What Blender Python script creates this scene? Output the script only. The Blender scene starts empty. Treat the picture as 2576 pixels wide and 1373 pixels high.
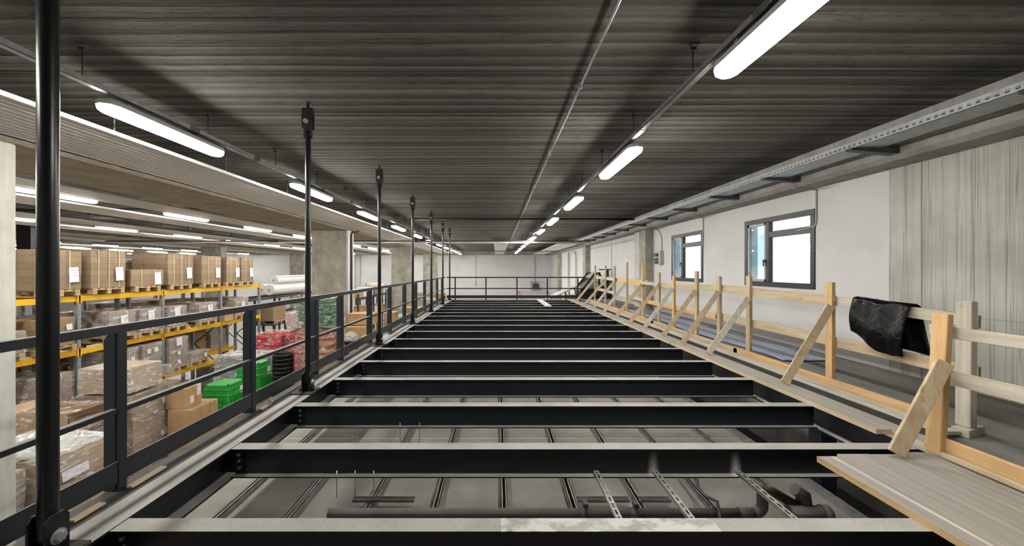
import bpy, bmesh, math, random
from mathutils import Vector, Matrix, noise
random.seed(7)
C = bpy.context.scene.collection
ZC = 4.5          # eye height above the warehouse floor
F = 968.0         # focal length in pixels of a 2576 wide picture
ZM = 3.1          # top of the mezzanine steel
ZS = 3.06         # upper concrete floor on the right
ZT = 6.4          # ceiling underside
PI = math.pi
ORD = ['first', 'second', 'third', 'fourth', 'fifth', 'sixth', 'seventh', 'eighth', 'ninth', 'tenth', 'eleventh', 'twelfth',
       'thirteenth', 'fourteenth', 'fifteenth', 'sixteenth', 'seventeenth', 'eighteenth', 'nineteenth', 'twentieth']

# ------------------------------------------------------------------ materials
class NT:
    def __init__(s, name):
        m = bpy.data.materials.new(name); m.use_nodes = True
        s.m = m; s.t = m.node_tree; s.t.nodes.clear()
        s.out = s.n('ShaderNodeOutputMaterial')
    def n(s, typ, **kw):
        nd = s.t.nodes.new(typ)
        for k, v in kw.items(): setattr(nd, k, v)
        return nd
    def l(s, a, b): s.t.links.new(a, b)
    def math(s, op, a, b=None, clamp=False):
        nd = s.n('ShaderNodeMath', operation=op); nd.use_clamp = clamp
        for i, v in enumerate((a, b)):
            if v is None: continue
            if isinstance(v, (int, float)): nd.inputs[i].default_value = v
            else: s.l(v, nd.inputs[i])
        return nd.outputs[0]
    def coords(s, kind='Object'):
        if kind == 'Position':
            return s.n('ShaderNodeNewGeometry').outputs['Position']
        return s.n('ShaderNodeTexCoord').outputs[kind]
    def mapv(s, vec, scale=(1, 1, 1), loc=(0, 0, 0)):
        mp = s.n('ShaderNodeMapping'); s.l(vec, mp.inputs['Vector'])
        mp.inputs['Scale'].default_value = scale; mp.inputs['Location'].default_value = loc
        return mp.outputs[0]
    def noise(s, vec, scale=1.0, detail=4.0, rough=0.55, dist=0.0):
        nd = s.n('ShaderNodeTexNoise'); s.l(vec, nd.inputs['Vector'])
        nd.inputs['Scale'].default_value = scale; nd.inputs['Detail'].default_value = detail
        nd.inputs['Roughness'].default_value = rough; nd.inputs['Distortion'].default_value = dist
        return nd.outputs['Fac']
    def ramp(s, fac, stops):
        nd = s.n('ShaderNodeValToRGB'); s.l(fac, nd.inputs[0])
        e = nd.color_ramp.elements
        while len(e) < len(stops): e.new(0.5)
        for i, (p, c) in enumerate(stops):
            e[i].position = p
            e[i].color = (c, c, c, 1) if isinstance(c, (int, float)) else (*c, 1)
        return nd.outputs['Color']
    def mix(s, fac, a, b, mode='MIX'):
        nd = s.n('ShaderNodeMix', data_type='RGBA', blend_type=mode)
        if isinstance(fac, (int, float)): nd.inputs[0].default_value = fac
        else: s.l(fac, nd.inputs[0])
        for i, v in ((6, a), (7, b)):
            if isinstance(v, tuple): nd.inputs[i].default_value = (*v, 1) if len(v) == 3 else v
            else: s.l(v, nd.inputs[i])
        return nd.outputs[2]
    def bsdf(s, color, rough=0.6, metal=0.0, bump=None, bstr=0.3, bdist=0.01, spec=None):
        p = s.n('ShaderNodeBsdfPrincipled')
        if isinstance(color, tuple): p.inputs['Base Color'].default_value = (*color, 1)
        else: s.l(color, p.inputs['Base Color'])
        if isinstance(rough, (int, float)): p.inputs['Roughness'].default_value = rough
        else: s.l(rough, p.inputs['Roughness'])
        if isinstance(metal, (int, float)): p.inputs['Metallic'].default_value = metal
        else: s.l(metal, p.inputs['Metallic'])
        if spec is not None: p.inputs['Specular IOR Level'].default_value = spec
        if bump is not None:
            b = s.n('ShaderNodeBump'); b.inputs['Strength'].default_value = bstr; b.inputs['Distance'].default_value = bdist
            s.l(bump, b.inputs['Height']); s.l(b.outputs[0], p.inputs['Normal'])
        s.l(p.outputs[0], s.out.inputs['Surface'])
        return p

def simple(name, c1, c2, scale=6.0, rough=0.6, metal=0.0, stretch=(1, 1, 1), bstr=0.15, bdist=0.004, detail=4, lo=0.35, hi=0.68, spec=None):
    t = NT(name); v = t.mapv(t.coords(), stretch); f = t.noise(v, scale, detail)
    t.bsdf(t.ramp(f, [(lo, c1), (hi, c2)]), rough, metal, f, bstr, bdist, spec)
    return t.m

def dusty_steel(name, base, dust, rough=0.42, lo=0.75):
    """painted steel whose upward faces carry pale site dust"""
    t = NT(name); o = t.coords()
    g = t.n('ShaderNodeNewGeometry')
    sp = t.n('ShaderNodeSeparateXYZ'); t.l(g.outputs['Normal'], sp.inputs[0])
    up = t.math('MULTIPLY', t.math('SUBTRACT', sp.outputs['Z'], lo), 8.0, True)
    n1 = t.noise(g.outputs['Position'], 3.0, 5); n2 = t.noise(g.outputs['Position'], 60.0, 3)
    d = t.mix(1.0, t.ramp(n1, [(0.3, tuple(x * 0.72 for x in dust)), (0.7, dust)]), t.ramp(n2, [(0.3, 0.82), (0.7, 1.0)]), 'MULTIPLY')
    b = t.mix(n1, tuple(x * 0.8 for x in base), tuple(min(1, x * 1.25) for x in base))
    col = t.mix(up, b, d)
    r = t.math('ADD', t.math('MULTIPLY', up, 0.4), rough, True)
    t.bsdf(col, r, 0.0, n2, 0.08, 0.002)
    return t.m

def wood(name, c1, c2, axis='Y', dust=None, rough=0.75):
    t = NT(name); o = t.coords()
    st = {'X': (1.2, 22, 22), 'Y': (22, 1.2, 22), 'Z': (22, 22, 1.2)}[axis]
    f = t.noise(t.mapv(o, st), 1.0, 5, 0.6, 0.6)
    k = t.noise(t.mapv(o, (9, 9, 9)), 1.0, 2)
    col = t.ramp(f, [(0.3, c1), (0.7, c2)])
    col = t.mix(t.ramp(k, [(0.68, 0.0), (0.74, 0.6)]), col, tuple(x * 0.45 for x in c1))
    if dust:
        g = t.n('ShaderNodeNewGeometry'); sp = t.n('ShaderNodeSeparateXYZ'); t.l(g.outputs['Normal'], sp.inputs[0])
        up = t.math('MULTIPLY', t.math('SUBTRACT', sp.outputs['Z'], 0.75), 4.0, True)
        dn = t.noise(t.mapv(o, (7, 1.0, 7)), 1.0, 5, 0.65)
        up2 = t.math('MULTIPLY', up, t.ramp(dn, [(0.25, 0.8), (0.55, 1.0)]))
        col = t.mix(up2, col, t.mix(1.0, dust, t.ramp(f, [(0.25, 0.7), (0.75, 1.1)]), 'MULTIPLY'))
    t.bsdf(col, rough, 0, f, 0.25, 0.004)
    return t.m

M = {}
def build_materials():
    # ceiling: rough precast slabs, banded along x, joints every 1.08 m
    t = NT('ceiling_concrete'); p = t.coords('Position')
    sp = t.n('ShaderNodeSeparateXYZ'); t.l(p, sp.inputs[0])
    warp = t.noise(t.mapv(p, (0.35, 1.2, 1)), 1.0, 0)
    band = t.noise(t.mapv(p, (0.10, 7.5, 1)), 1.0, 3, 0.6)
    fine = t.noise(t.mapv(p, (5, 22, 1)), 1.0, 4, 0.7)
    yy = t.math('ADD', sp.outputs['Y'], t.math('MULTIPLY', warp, 0.03))
    fr = t.math('FRACT', t.math('DIVIDE', t.math('SUBTRACT', yy, 3.70), 1.08))
    seam = t.math('LESS_THAN', fr, 0.016)
    rib = t.math('SINE', t.math('MULTIPLY', t.math('ADD', sp.outputs['Y'], t.math('MULTIPLY', band, 0.30)), 2 * PI / 0.17))
    patch = t.noise(t.mapv(p, (0.35, 0.5, 1)), 1.0, 1)
    c = t.ramp(band, [(0.30, (0.070, 0.067, 0.059)), (0.5, (0.135, 0.129, 0.113)), (0.70, (0.235, 0.224, 0.197))])
    c = t.mix(t.ramp(fine, [(0.3, 0.62), (0.48, 0.0)]), c, (0.05, 0.048, 0.043))
    c = t.mix(0.75, c, t.ramp(patch, [(0.3, 0.7), (0.7, 1.15)]), 'MULTIPLY')
    rr = t.math('MULTIPLY', t.math('ADD', rib, 1.0), 0.5)
    c = t.mix(0.85, c, t.ramp(rr, [(0.0, 0.72), (0.75, 1.0), (1.0, 1.32)]), 'MULTIPLY')  # ridge shading painted into the colour: crests lighter, grooves darker
    c = t.mix(seam, c, (0.016, 0.016, 0.015))
    h = t.math('ADD', t.math('MULTIPLY', fine, 0.9), t.math('MULTIPLY', band, 1.6))
    h = t.math('ADD', h, t.math('MULTIPLY', rib, 0.4))
    h = t.math('SUBTRACT', h, t.math('MULTIPLY', seam, 1.0))
    t.bsdf(c, 0.8, 0, h, 0.7, 0.03, 0.2); M['ceiling'] = t.m
    # board-marked wall concrete with vertical run marks
    t = NT('streaked_concrete'); p = t.coords('Position')
    sp = t.n('ShaderNodeSeparateXYZ'); t.l(p, sp.inputs[0])
    s1 = t.noise(t.mapv(p, (7, 7, 0.16)), 1.0, 4, 0.6)
    s2 = t.noise(t.mapv(p, (14, 14, 0.12)), 1.0, 3, 0.6)
    cl = t.noise(p, 1.6, 4); fn = t.noise(p, 45, 3)
    c = t.ramp(cl, [(0.3, (0.40, 0.40, 0.36)), (0.7, (0.55, 0.55, 0.50))])
    c = t.mix(t.ramp(s1, [(0.52, 0.0), (0.68, 0.32)]), c, (0.2, 0.195, 0.18))
    c = t.mix(t.ramp(s2, [(0.485, 0.0), (0.505, 0.6), (0.525, 0.0)]), c, (0.13, 0.125, 0.12))
    s3 = t.noise(t.mapv(p, (30, 30, 0.35), (3, 5, 1)), 1.0, 3, 0.6)
    c = t.mix(t.ramp(s3, [(0.60, 0.0), (0.66, 0.5)]), c, (0.16, 0.155, 0.145))
    jy = t.math('LESS_THAN', t.math('FRACT', t.math('DIVIDE', t.math('SUBTRACT', sp.outputs['Y'], 0.02), 1.26)), 0.008)
    jz = t.math('LESS_THAN', t.math('ABSOLUTE', t.math('SUBTRACT', sp.outputs['Z'], 3.93)), 0.006)
    c = t.mix(t.math('MAXIMUM', jy, t.math('MULTIPLY', jz, 0.3)), c, (0.1, 0.098, 0.09))
    t.bsdf(c, 0.75, 0, fn, 0.2, 0.004); M['streak'] = t.m
    # column and beam concrete
    def conc(key, c1, c2, c3):
        t = NT(key); p = t.coords('Position')
        a = t.noise(p, 2.2, 6, 0.62); b = t.noise(t.mapv(p, (16, 16, 1.2)), 1.0, 3); f = t.noise(p, 40, 3)
        c = t.ramp(a, [(0.3, c1), (0.5, c2), (0.72, c3)])
        c = t.mix(0.45, c, t.ramp(b, [(0.3, 0.7), (0.7, 1.1)]), 'MULTIPLY')
        t.bsdf(c, 0.8, 0, f, 0.25, 0.004); M[key] = t.m
    conc('column_concrete', (0.24, 0.225, 0.185), (0.34, 0.32, 0.27), (0.46, 0.44, 0.38))
    conc('pale_concrete', (0.42, 0.415, 0.38), (0.52, 0.515, 0.47), (0.6, 0.59, 0.54))
    conc('beam_concrete', (0.27, 0.22, 0.165), (0.36, 0.30, 0.23), (0.45, 0.385, 0.31))
    conc('edge_concrete', (0.26, 0.255, 0.24), (0.36, 0.35, 0.33), (0.44, 0.43, 0.40))
    t = NT('screed_floor'); p = t.coords('Position')
    a = t.noise(p, 0.9, 6, 0.6); b = t.noise(t.mapv(p, (5, 0.5, 1)), 1.0, 4); f = t.noise(p, 30, 3)
    c = t.ramp(a, [(0.3, (0.13, 0.125, 0.118)), (0.7, (0.26, 0.25, 0.235))])
    c = t.mix(0.6, c, t.ramp(b, [(0.35, 0.55), (0.65, 1.15)]), 'MULTIPLY')
    t.bsdf(c, 0.8, 0, f, 0.2, 0.005); M['screed'] = t.m
    M['floor'] = simple('warehouse_floor', (0.36, 0.35, 0.33), (0.44, 0.43, 0.41), 1.2, 0.45)
    M['plaster'] = simple('white_plaster', (0.60, 0.60, 0.595), (0.66, 0.66, 0.655), 1.3, 0.85, bstr=0.05)
    M['plaster_dim'] = simple('plaster_reveal', (0.6, 0.6, 0.59), (0.68, 0.68, 0.67), 2, 0.85)
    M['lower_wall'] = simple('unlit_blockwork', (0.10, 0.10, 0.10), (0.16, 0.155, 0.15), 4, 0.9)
    # steel
    M['steel'] = dusty_steel('navy_painted_steel', (0.0075, 0.0110, 0.0160), (0.40, 0.385, 0.36))
    M['rail'] = dusty_steel('guardrail_paint', (0.014, 0.019, 0.025), (0.30, 0.295, 0.28), 0.4, 0.9)
    M['rod'] = dusty_steel('black_rod_paint', (0.008, 0.010, 0.012), (0.03, 0.032, 0.034), 0.28)
    M['black_metal'] = simple('black_metal', (0.009, 0.009, 0.010), (0.016, 0.016, 0.018), 12, 0.4)
    M['bolt'] = simple('zinc_bolt', (0.45, 0.46, 0.45), (0.62, 0.62, 0.6), 20, 0.35, 0.7)
    M['galv'] = simple('galvanised_steel', (0.33, 0.35, 0.36), (0.50, 0.52, 0.53), 14, 0.38, 0.8)
    M['dull_galv'] = simple('dusty_galvanised', (0.22, 0.215, 0.205), (0.34, 0.33, 0.315), 14, 0.6, 0.25)
    M['trunk'] = simple('trunking_grey', (0.22, 0.225, 0.22), (0.33, 0.335, 0.33), 10, 0.4, 0.5)
    M['tray'] = simple('tray_galvanised', (0.42, 0.45, 0.47), (0.55, 0.58, 0.6), 12, 0.42, 0.6)
    M['grey_pipe'] = dusty_steel('dusty_grey_pipe', (0.06, 0.057, 0.052), (0.19, 0.18, 0.165), 0.6, 0.3)
    M['dark_pipe'] = simple('dark_pipe', (0.03, 0.03, 0.032), (0.055, 0.054, 0.052), 9, 0.5)
    M['white_pipe'] = simple('white_pipe', (0.62, 0.60, 0.56), (0.72, 0.7, 0.66), 5, 0.5)
    M['conduit'] = simple('grey_conduit', (0.34, 0.34, 0.33), (0.45, 0.45, 0.44), 8, 0.5)
    M['radiant'] = simple('radiant_panel_white', (0.82, 0.79, 0.72), (0.86, 0.83, 0.77), 4, 0.5)
    M['board'] = simple('dusty_plasterboard', (0.17, 0.157, 0.142), (0.235, 0.217, 0.197), 2.2, 0.9, bstr=0.1)
    M['yellow'] = simple('rack_yellow', (0.78, 0.42, 0.012), (0.9, 0.52, 0.02), 5, 0.45)
    M['rack_blue'] = simple('rack_upright_grey', (0.24, 0.26, 0.28), (0.38, 0.40, 0.42), 18, 0.45, 0.4)
    M['dark_rack'] = simple('dark_rack', (0.03, 0.03, 0.034), (0.05, 0.05, 0.055), 10, 0.5)
    # timber
    for ax in 'XYZ':
        M['fresh' + ax] = wood('fresh_timber_' + ax, (0.47, 0.285, 0.125), (0.66, 0.44, 0.22), ax)
        M['worn' + ax] = wood('worn_timber_' + ax, (0.36, 0.27, 0.165), (0.55, 0.45, 0.31), ax)
        M['grey' + ax] = wood('greyed_timber_' + ax, (0.36, 0.325, 0.26), (0.57, 0.525, 0.44), ax)
    M['plank'] = wood('dusty_plank', (0.46, 0.29, 0.12), (0.60, 0.42, 0.21), 'Y', (0.295, 0.275, 0.25))
    M['plank_pale'] = wood('dusty_pale_plank', (0.42, 0.33, 0.21), (0.58, 0.47, 0.31), 'Y', (0.32, 0.30, 0.272))
    M['pallet'] = wood('pallet_timber', (0.34, 0.225, 0.115), (0.54, 0.40, 0.24), 'Y')
    # cartons
    def cartons(key, c1, c2, bw, bh, seamc):
        t = NT(key); o = t.coords()
        sp = t.n('ShaderNodeSeparateXYZ'); t.l(o, sp.inputs[0])
        cb = t.n('ShaderNodeCombineXYZ'); t.l(t.math('ADD', sp.outputs['X'], sp.outputs['Y']), cb.inputs[0]); t.l(sp.outputs['Z'], cb.inputs[1])
        br = t.n('ShaderNodeTexBrick'); t.l(cb.outputs[0], br.inputs['Vector'])
        br.offset = 0.5 if bh > 0.3 else 0.0; br.inputs['Scale'].default_value = 1.0; br.inputs['Brick Width'].default_value = bw; br.inputs['Row Height'].default_value = bh
        br.inputs['Mortar Size'].default_value = 0.004; br.inputs['Mortar Smooth'].default_value = 0.2
        br.inputs['Color1'].default_value = (*c1, 1); br.inputs['Color2'].default_value = (*c2, 1); br.inputs['Mortar'].default_value = (*seamc, 1)
        n = t.noise(o, 5, 4)
        c = t.mix(0.5, br.outputs['Color'], t.ramp(n, [(0.3, 0.78), (0.7, 1.12)]), 'MULTIPLY')
        t.bsdf(c, 0.8, 0, br.outputs['Fac'], 0.3, 0.006); t.m.node_tree.nodes[-1]
        M[key] = t.m
    cartons('carton_bundle', (0.245, 0.172, 0.108), (0.31, 0.225, 0.146), 0.34, 0.155, (0.14, 0.095, 0.06))
    cartons('carton_stack', (0.30, 0.20, 0.118), (0.355, 0.245, 0.15), 0.58, 0.40, (0.17, 0.11, 0.065))
    cartons('carton_grey', (0.27, 0.205, 0.155), (0.34, 0.27, 0.215), 0.36, 0.22, (0.14, 0.10, 0.08))
    M['carton'] = simple('brown_carton', (0.42, 0.265, 0.125), (0.52, 0.34, 0.17), 3, 0.8, bstr=0.05)
    M['tape'] = simple('carton_tape', (0.36, 0.25, 0.14), (0.42, 0.30, 0.18), 6, 0.35)
    M['strap'] = simple('pale_strap', (0.5, 0.4, 0.28), (0.62, 0.52, 0.38), 6, 0.4)
    # paper label with grey print smudges
    t = NT('paper_label'); o = t.coords('Generated')
    sp = t.n('ShaderNodeSeparateXYZ'); t.l(o, sp.inputs[0])
    rows = t.math('GREATER_THAN', t.math('SINE', t.math('MULTIPLY', sp.outputs['Z'], 34)), 0.55)
    nz = t.math('GREATER_THAN', t.noise(t.mapv(o, (6, 6, 3)), 1.0, 1), 0.52)
    t.bsdf(t.mix(t.math('MULTIPLY', t.math('MULTIPLY', rows, nz), 0.6), (0.80, 0.80, 0.82), (0.22, 0.22, 0.25)), 0.6); M['label'] = t.m
    # film wrap
    def film(key, tint, lo, hi, sc=(3, 3, 14), seed=0.0):
        t = NT(key); o = t.coords()
        n = t.noise(t.mapv(o, sc), 1.0, 2, 0.6, 1.2); n2 = t.noise(o, 4.0, 1, 0.6, 2.0)
        f = t.math('ADD', t.ramp(n, [(0.38, lo), (0.72, hi)]), t.ramp(n2, [(0.60, 0.0), (0.75, 0.22)]), True)
        n3 = t.noise(t.mapv(o, (1.3, 1.3, 6.5), (seed, 0, seed)), 1.0, 1, 0.5, 1.6); n4 = n2
        st = t.math('MULTIPLY', t.ramp(n3, [(0.46, 0.0), (0.495, 0.85), (0.53, 0.0)]), t.ramp(n4, [(0.4, 0.15), (0.6, 1.0)]))  # streak highlights painted in as opaque white lines of film
        f = t.math('ADD', f, st, True)
        p = t.n('ShaderNodeBsdfPrincipled'); p.inputs['Base Color'].default_value = (*tint, 1); p.inputs['Roughness'].default_value = 0.18
        b = t.n('ShaderNodeBump'); b.inputs['Strength'].default_value = 0.8; b.inputs['Distance'].default_value = 0.02
        t.l(n, b.inputs['Height']); t.l(b.outputs[0], p.inputs['Normal'])
        tr = t.n('ShaderNodeBsdfTransparent'); mx = t.n('ShaderNodeMixShader')
        t.l(f, mx.inputs[0]); t.l(tr.outputs[0], mx.inputs[1]); t.l(p.outputs[0], mx.inputs[2]); t.l(mx.outputs[0], t.out.inputs['Surface'])
        M[key] = t.m
    film('wrap', (0.82, 0.80, 0.79), 0.03, 0.36, (2.2, 2.2, 12))
    film('film_clear', (0.85, 0.80, 0.80), 0.0, 0.20, (2, 2, 12), 3.0)
    film('wrap_thick', (0.84, 0.83, 0.83), 0.18, 0.58, (2, 2, 9), 7.0)
    # plastics
    M['green'] = simple('green_plastic', (0.016, 0.27, 0.038), (0.026, 0.36, 0.055), 6, 0.4)
    M['dark_green'] = simple('dark_green_plastic', (0.012, 0.12, 0.045), (0.03, 0.19, 0.075), 6, 0.4)
    M['red'] = simple('red_plastic', (0.52, 0.015, 0.03), (0.66, 0.03, 0.045), 6, 0.4)
    M['silver'] = simple('grey_plastic', (0.17, 0.175, 0.185), (0.28, 0.285, 0.30), 6, 0.4)
    M['terracotta'] = simple('terracotta_plastic', (0.36, 0.13, 0.055), (0.47, 0.19, 0.08), 6, 0.5)
    M['black_plastic'] = simple('black_plastic', (0.006, 0.006, 0.007), (0.012, 0.012, 0.013), 9, 0.35)
    t = NT('black_film'); o = t.coords(); n = t.noise(o, 7, 4, 0.6, 1.5)
    t.bsdf((0.0035, 0.0035, 0.004), 0.22, 0, n, 0.5, 0.02, 0.14); M['bag'] = t.m
    t = NT('blue_grey_layer'); o = t.coords(); n = t.noise(t.mapv(o, (4, 1.5, 4)), 1.0, 5, 0.6, 1.0)
    t.bsdf(t.ramp(n, [(0.3, (0.20, 0.24, 0.36)), (0.7, (0.36, 0.42, 0.56))]), 0.35, 0, n, 0.8, 0.03); M['bluelayer'] = t.m
    M['clear_film'] = simple('milky_film', (0.62, 0.62, 0.62), (0.72, 0.72, 0.71), 5, 0.3)
    M['white_plastic'] = simple('white_plastic', (0.68, 0.68, 0.67), (0.75, 0.75, 0.74), 6, 0.4)
    M['grey_box'] = simple('socket_grey', (0.42, 0.43, 0.42), (0.5, 0.51, 0.5), 8, 0.5)
    M['red_sign'] = simple('red_sign', (0.5, 0.012, 0.02), (0.58, 0.02, 0.03), 8, 0.5)
    M['cab_paint'] = simple('grey_machine_paint', (0.40, 0.40, 0.38), (0.5, 0.5, 0.48), 5, 0.4)
    M['window_frame'] = simple('anthracite_frame', (0.009, 0.0085, 0.0095), (0.016, 0.0145, 0.016), 8, 0.4)
    M['paint_mark'] = None
    def glass(key, tint, rough, fac):
        t = NT(key)
        tr = t.n('ShaderNodeBsdfTransparent'); tr.inputs[0].default_value = (*tint, 1)
        gl = t.n('ShaderNodeBsdfGlossy'); gl.inputs['Roughness'].default_value = rough
        n = t.noise(t.coords(), 2.0, 2)
        mx = t.n('ShaderNodeMixShader'); t.l(t.math('MULTIPLY', t.math('ADD', n, 0.5), fac), mx.inputs[0])
        t.l(tr.outputs[0], mx.inputs[1]); t.l(gl.outputs[0], mx.inputs[2]); t.l(mx.outputs[0], t.out.inputs['Surface'])
        M[key] = t.m
    glass('glass', (0.93, 0.96, 0.97), 0.02, 0.08)
    glass('cab_glass', (0.62, 0.63, 0.64), 0.15, 0.5)
    def emit(key, col, s):
        t = NT(key); e = t.n('ShaderNodeEmission'); e.inputs[1].default_value = s
        n = t.noise(t.coords(), 3.0, 1)
        t.l(t.mix(n, tuple(x * 0.97 for x in col), col), e.inputs[0]); t.l(e.outputs[0], t.out.inputs['Surface']); M[key] = t.m
    emit('lamp', (1.0, 0.965, 0.89), 100.0)
    emit('red_led', (1.0, 0.05, 0.02), 4.0)
build_materials()

# ------------------------------------------------------------------ mesh building
class MB:
    def __init__(s): s.v = []; s.f = []; s.sm = []
    def add(s, vs, fs, smooth=False):
        b = len(s.v); s.v.extend(Vector(v) for v in vs)
        for f in fs: s.f.append([b + i for i in f]); s.sm.append(smooth)
        return s
    def box(s, x0, x1, y0, y1, z0, z1):
        return s.add([(x0, y0, z0), (x1, y0, z0), (x1, y1, z0), (x0, y1, z0), (x0, y0, z1), (x1, y0, z1), (x1, y1, z1), (x0, y1, z1)],
                     [(3, 2, 1, 0), (4, 5, 6, 7), (0, 1, 5, 4), (1, 2, 6, 5), (2, 3, 7, 6), (3, 0, 4, 7)])
    def bar(s, p, q, w, h, up=(0, 0, 1)):
        """box section w (sideways) by h (along up) from p to q"""
        p = Vector(p); q = Vector(q); d = (q - p).normalized(); u = Vector(up)
        sd = d.cross(u).normalized(); u = sd.cross(d).normalized()
        vs = [e + sd * a * w / 2 + u * b * h / 2 for e in (p, q) for a, b in ((-1, -1), (1, -1), (1, 1), (-1, 1))]
        return s.add(vs, [(0, 1, 2, 3), (7, 6, 5, 4), (0, 4, 5, 1), (1, 5, 6, 2), (2, 6, 7, 3), (3, 7, 4, 0)])
    def tube(s, pts, r, n=10, cap=True):
        pts = [Vector(p) for p in pts]; rings = []
        prev = None
        for i, p in enumerate(pts):
            d = (pts[min(i + 1, len(pts) - 1)] - pts[max(i - 1, 0)]).normalized()
            a = prev if prev is not None else (Vector((0, 0, 1)) if abs(d.z) < 0.9 else Vector((1, 0, 0)))
            sd = d.cross(a).normalized(); u = sd.cross(d).normalized(); prev = u
            rr = r[i] if isinstance(r, (list, tuple)) else r
            rings.append([p + (sd * math.cos(2 * PI * k / n) + u * math.sin(2 * PI * k / n)) * rr for k in range(n)])
        b = len(s.v)
        for rg in rings: s.v.extend(rg)
        for i in range(len(rings) - 1):
            for k in range(n):
                s.f.append([b + i * n + k, b + i * n + (k + 1) % n, b + (i + 1) * n + (k + 1) % n, b + (i + 1) * n + k]); s.sm.append(True)
        if cap:
            s.f.append([b + k for k in range(n)][::-1]); s.sm.append(False)
            e = b + (len(rings) - 1) * n
            s.f.append([e + k for k in range(n)]); s.sm.append(False)
        return s
    def prism(s, prof, a0, a1, axis='y'):
        """closed profile extruded along an axis; profile in the two other axes"""
        n = len(prof)
        def mk(a, p): return {'y': (p[0], a, p[1]), 'x': (a, p[0], p[1]), 'z': (p[0], p[1], a)}[axis]
        vs = [mk(a0, p) for p in prof] + [mk(a1, p) for p in prof]
        fs = [list(range(n))[::-1], [n + i for i in range(n)]] + [(i, (i + 1) % n, n + (i + 1) % n, n + i) for i in range(n)]
        return s.add(vs, fs)
    def lathe(s, prof, c=(0, 0, 0), n=20):
        c = Vector(c); b = len(s.v); m = len(prof)
        for r, z in prof:
            for k in range(n): s.v.append(c + Vector((r * math.cos(2 * PI * k / n), r * math.sin(2 * PI * k / n), z)))
        for i in range(m - 1):
            for k in range(n):
                s.f.append([b + i * n + k, b + i * n + (k + 1) % n, b + (i + 1) * n + (k + 1) % n, b + (i + 1) * n + k]); s.sm.append(True)
        return s
    def build(s, name, mat, parent=None, bevel=0.0, seg=1, fix=True):
        me = bpy.data.meshes.new(name)
        off = parent_loc(parent) if parent is not None else Vector()
        me.from_pydata([tuple(v - off) for v in s.v], [], s.f)
        me.polygons.foreach_set('use_smooth', s.sm); me.update()
        if fix:
            bm = bmesh.new(); bm.from_mesh(me); bmesh.ops.recalc_face_normals(bm, faces=bm.faces); bm.to_mesh(me); bm.free()
        me.materials.append(mat)
        o = bpy.data.objects.new(name, me); C.objects.link(o)
        if parent is not None: o.parent = parent
        if bevel:
            b = o.modifiers.new('edge', 'BEVEL'); b.width = bevel; b.segments = seg; b.limit_method = 'ANGLE'
        return o

def parent_loc(p):
    v = Vector()
    while p is not None:
        v = v + Vector(p.location); p = p.parent
    return v

def tag(o, label=None, cat=None, group=None, kind=None):
    if label: o['label'] = label
    if cat: o['category'] = cat
    if group: o['group'] = group
    if kind: o['kind'] = kind
    return o

def thing(name, loc, label, cat, group=None, kind=None, rz=0.0):
    o = bpy.data.objects.new(name, None); C.objects.link(o); o.location = loc
    o.empty_display_size = 0.1
    o.rotation_euler = (0, 0, rz)
    return tag(o, label, cat, group, kind)

def dup(root, loc, label=None, rz=None):
    r = root.copy(); C.objects.link(r); r.location = loc
    if rz is not None: r.rotation_euler = (0, 0, rz)
    if label: r['label'] = label
    for ch in list(root.children):
        c = ch.copy(); C.objects.link(c); c.parent = r
        for g in list(ch.children):
            d = g.copy(); C.objects.link(d); d.parent = c
    return r

def whole(mb, name, mat, label, cat, group=None, kind=None, bevel=0.0):
    """a thing that is one mesh, with its origin at its base"""
    xs = [v.x for v in mb.v]; ys = [v.y for v in mb.v]; zs = [v.z for v in mb.v]
    c = Vector(((min(xs) + max(xs)) / 2, (min(ys) + max(ys)) / 2, min(zs)))
    mb.v = [v - c for v in mb.v]
    o = mb.build(name, mat, None, bevel); o.location = c
    return tag(o, label, cat, group, kind)

def struct(mb, name, mat, label=None, cat=None, bevel=0.0):
    o = mb.build(name, mat, None, bevel); o['kind'] = 'structure'
    if label: o['label'] = label
    if cat: o['category'] = cat
    return o

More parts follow.
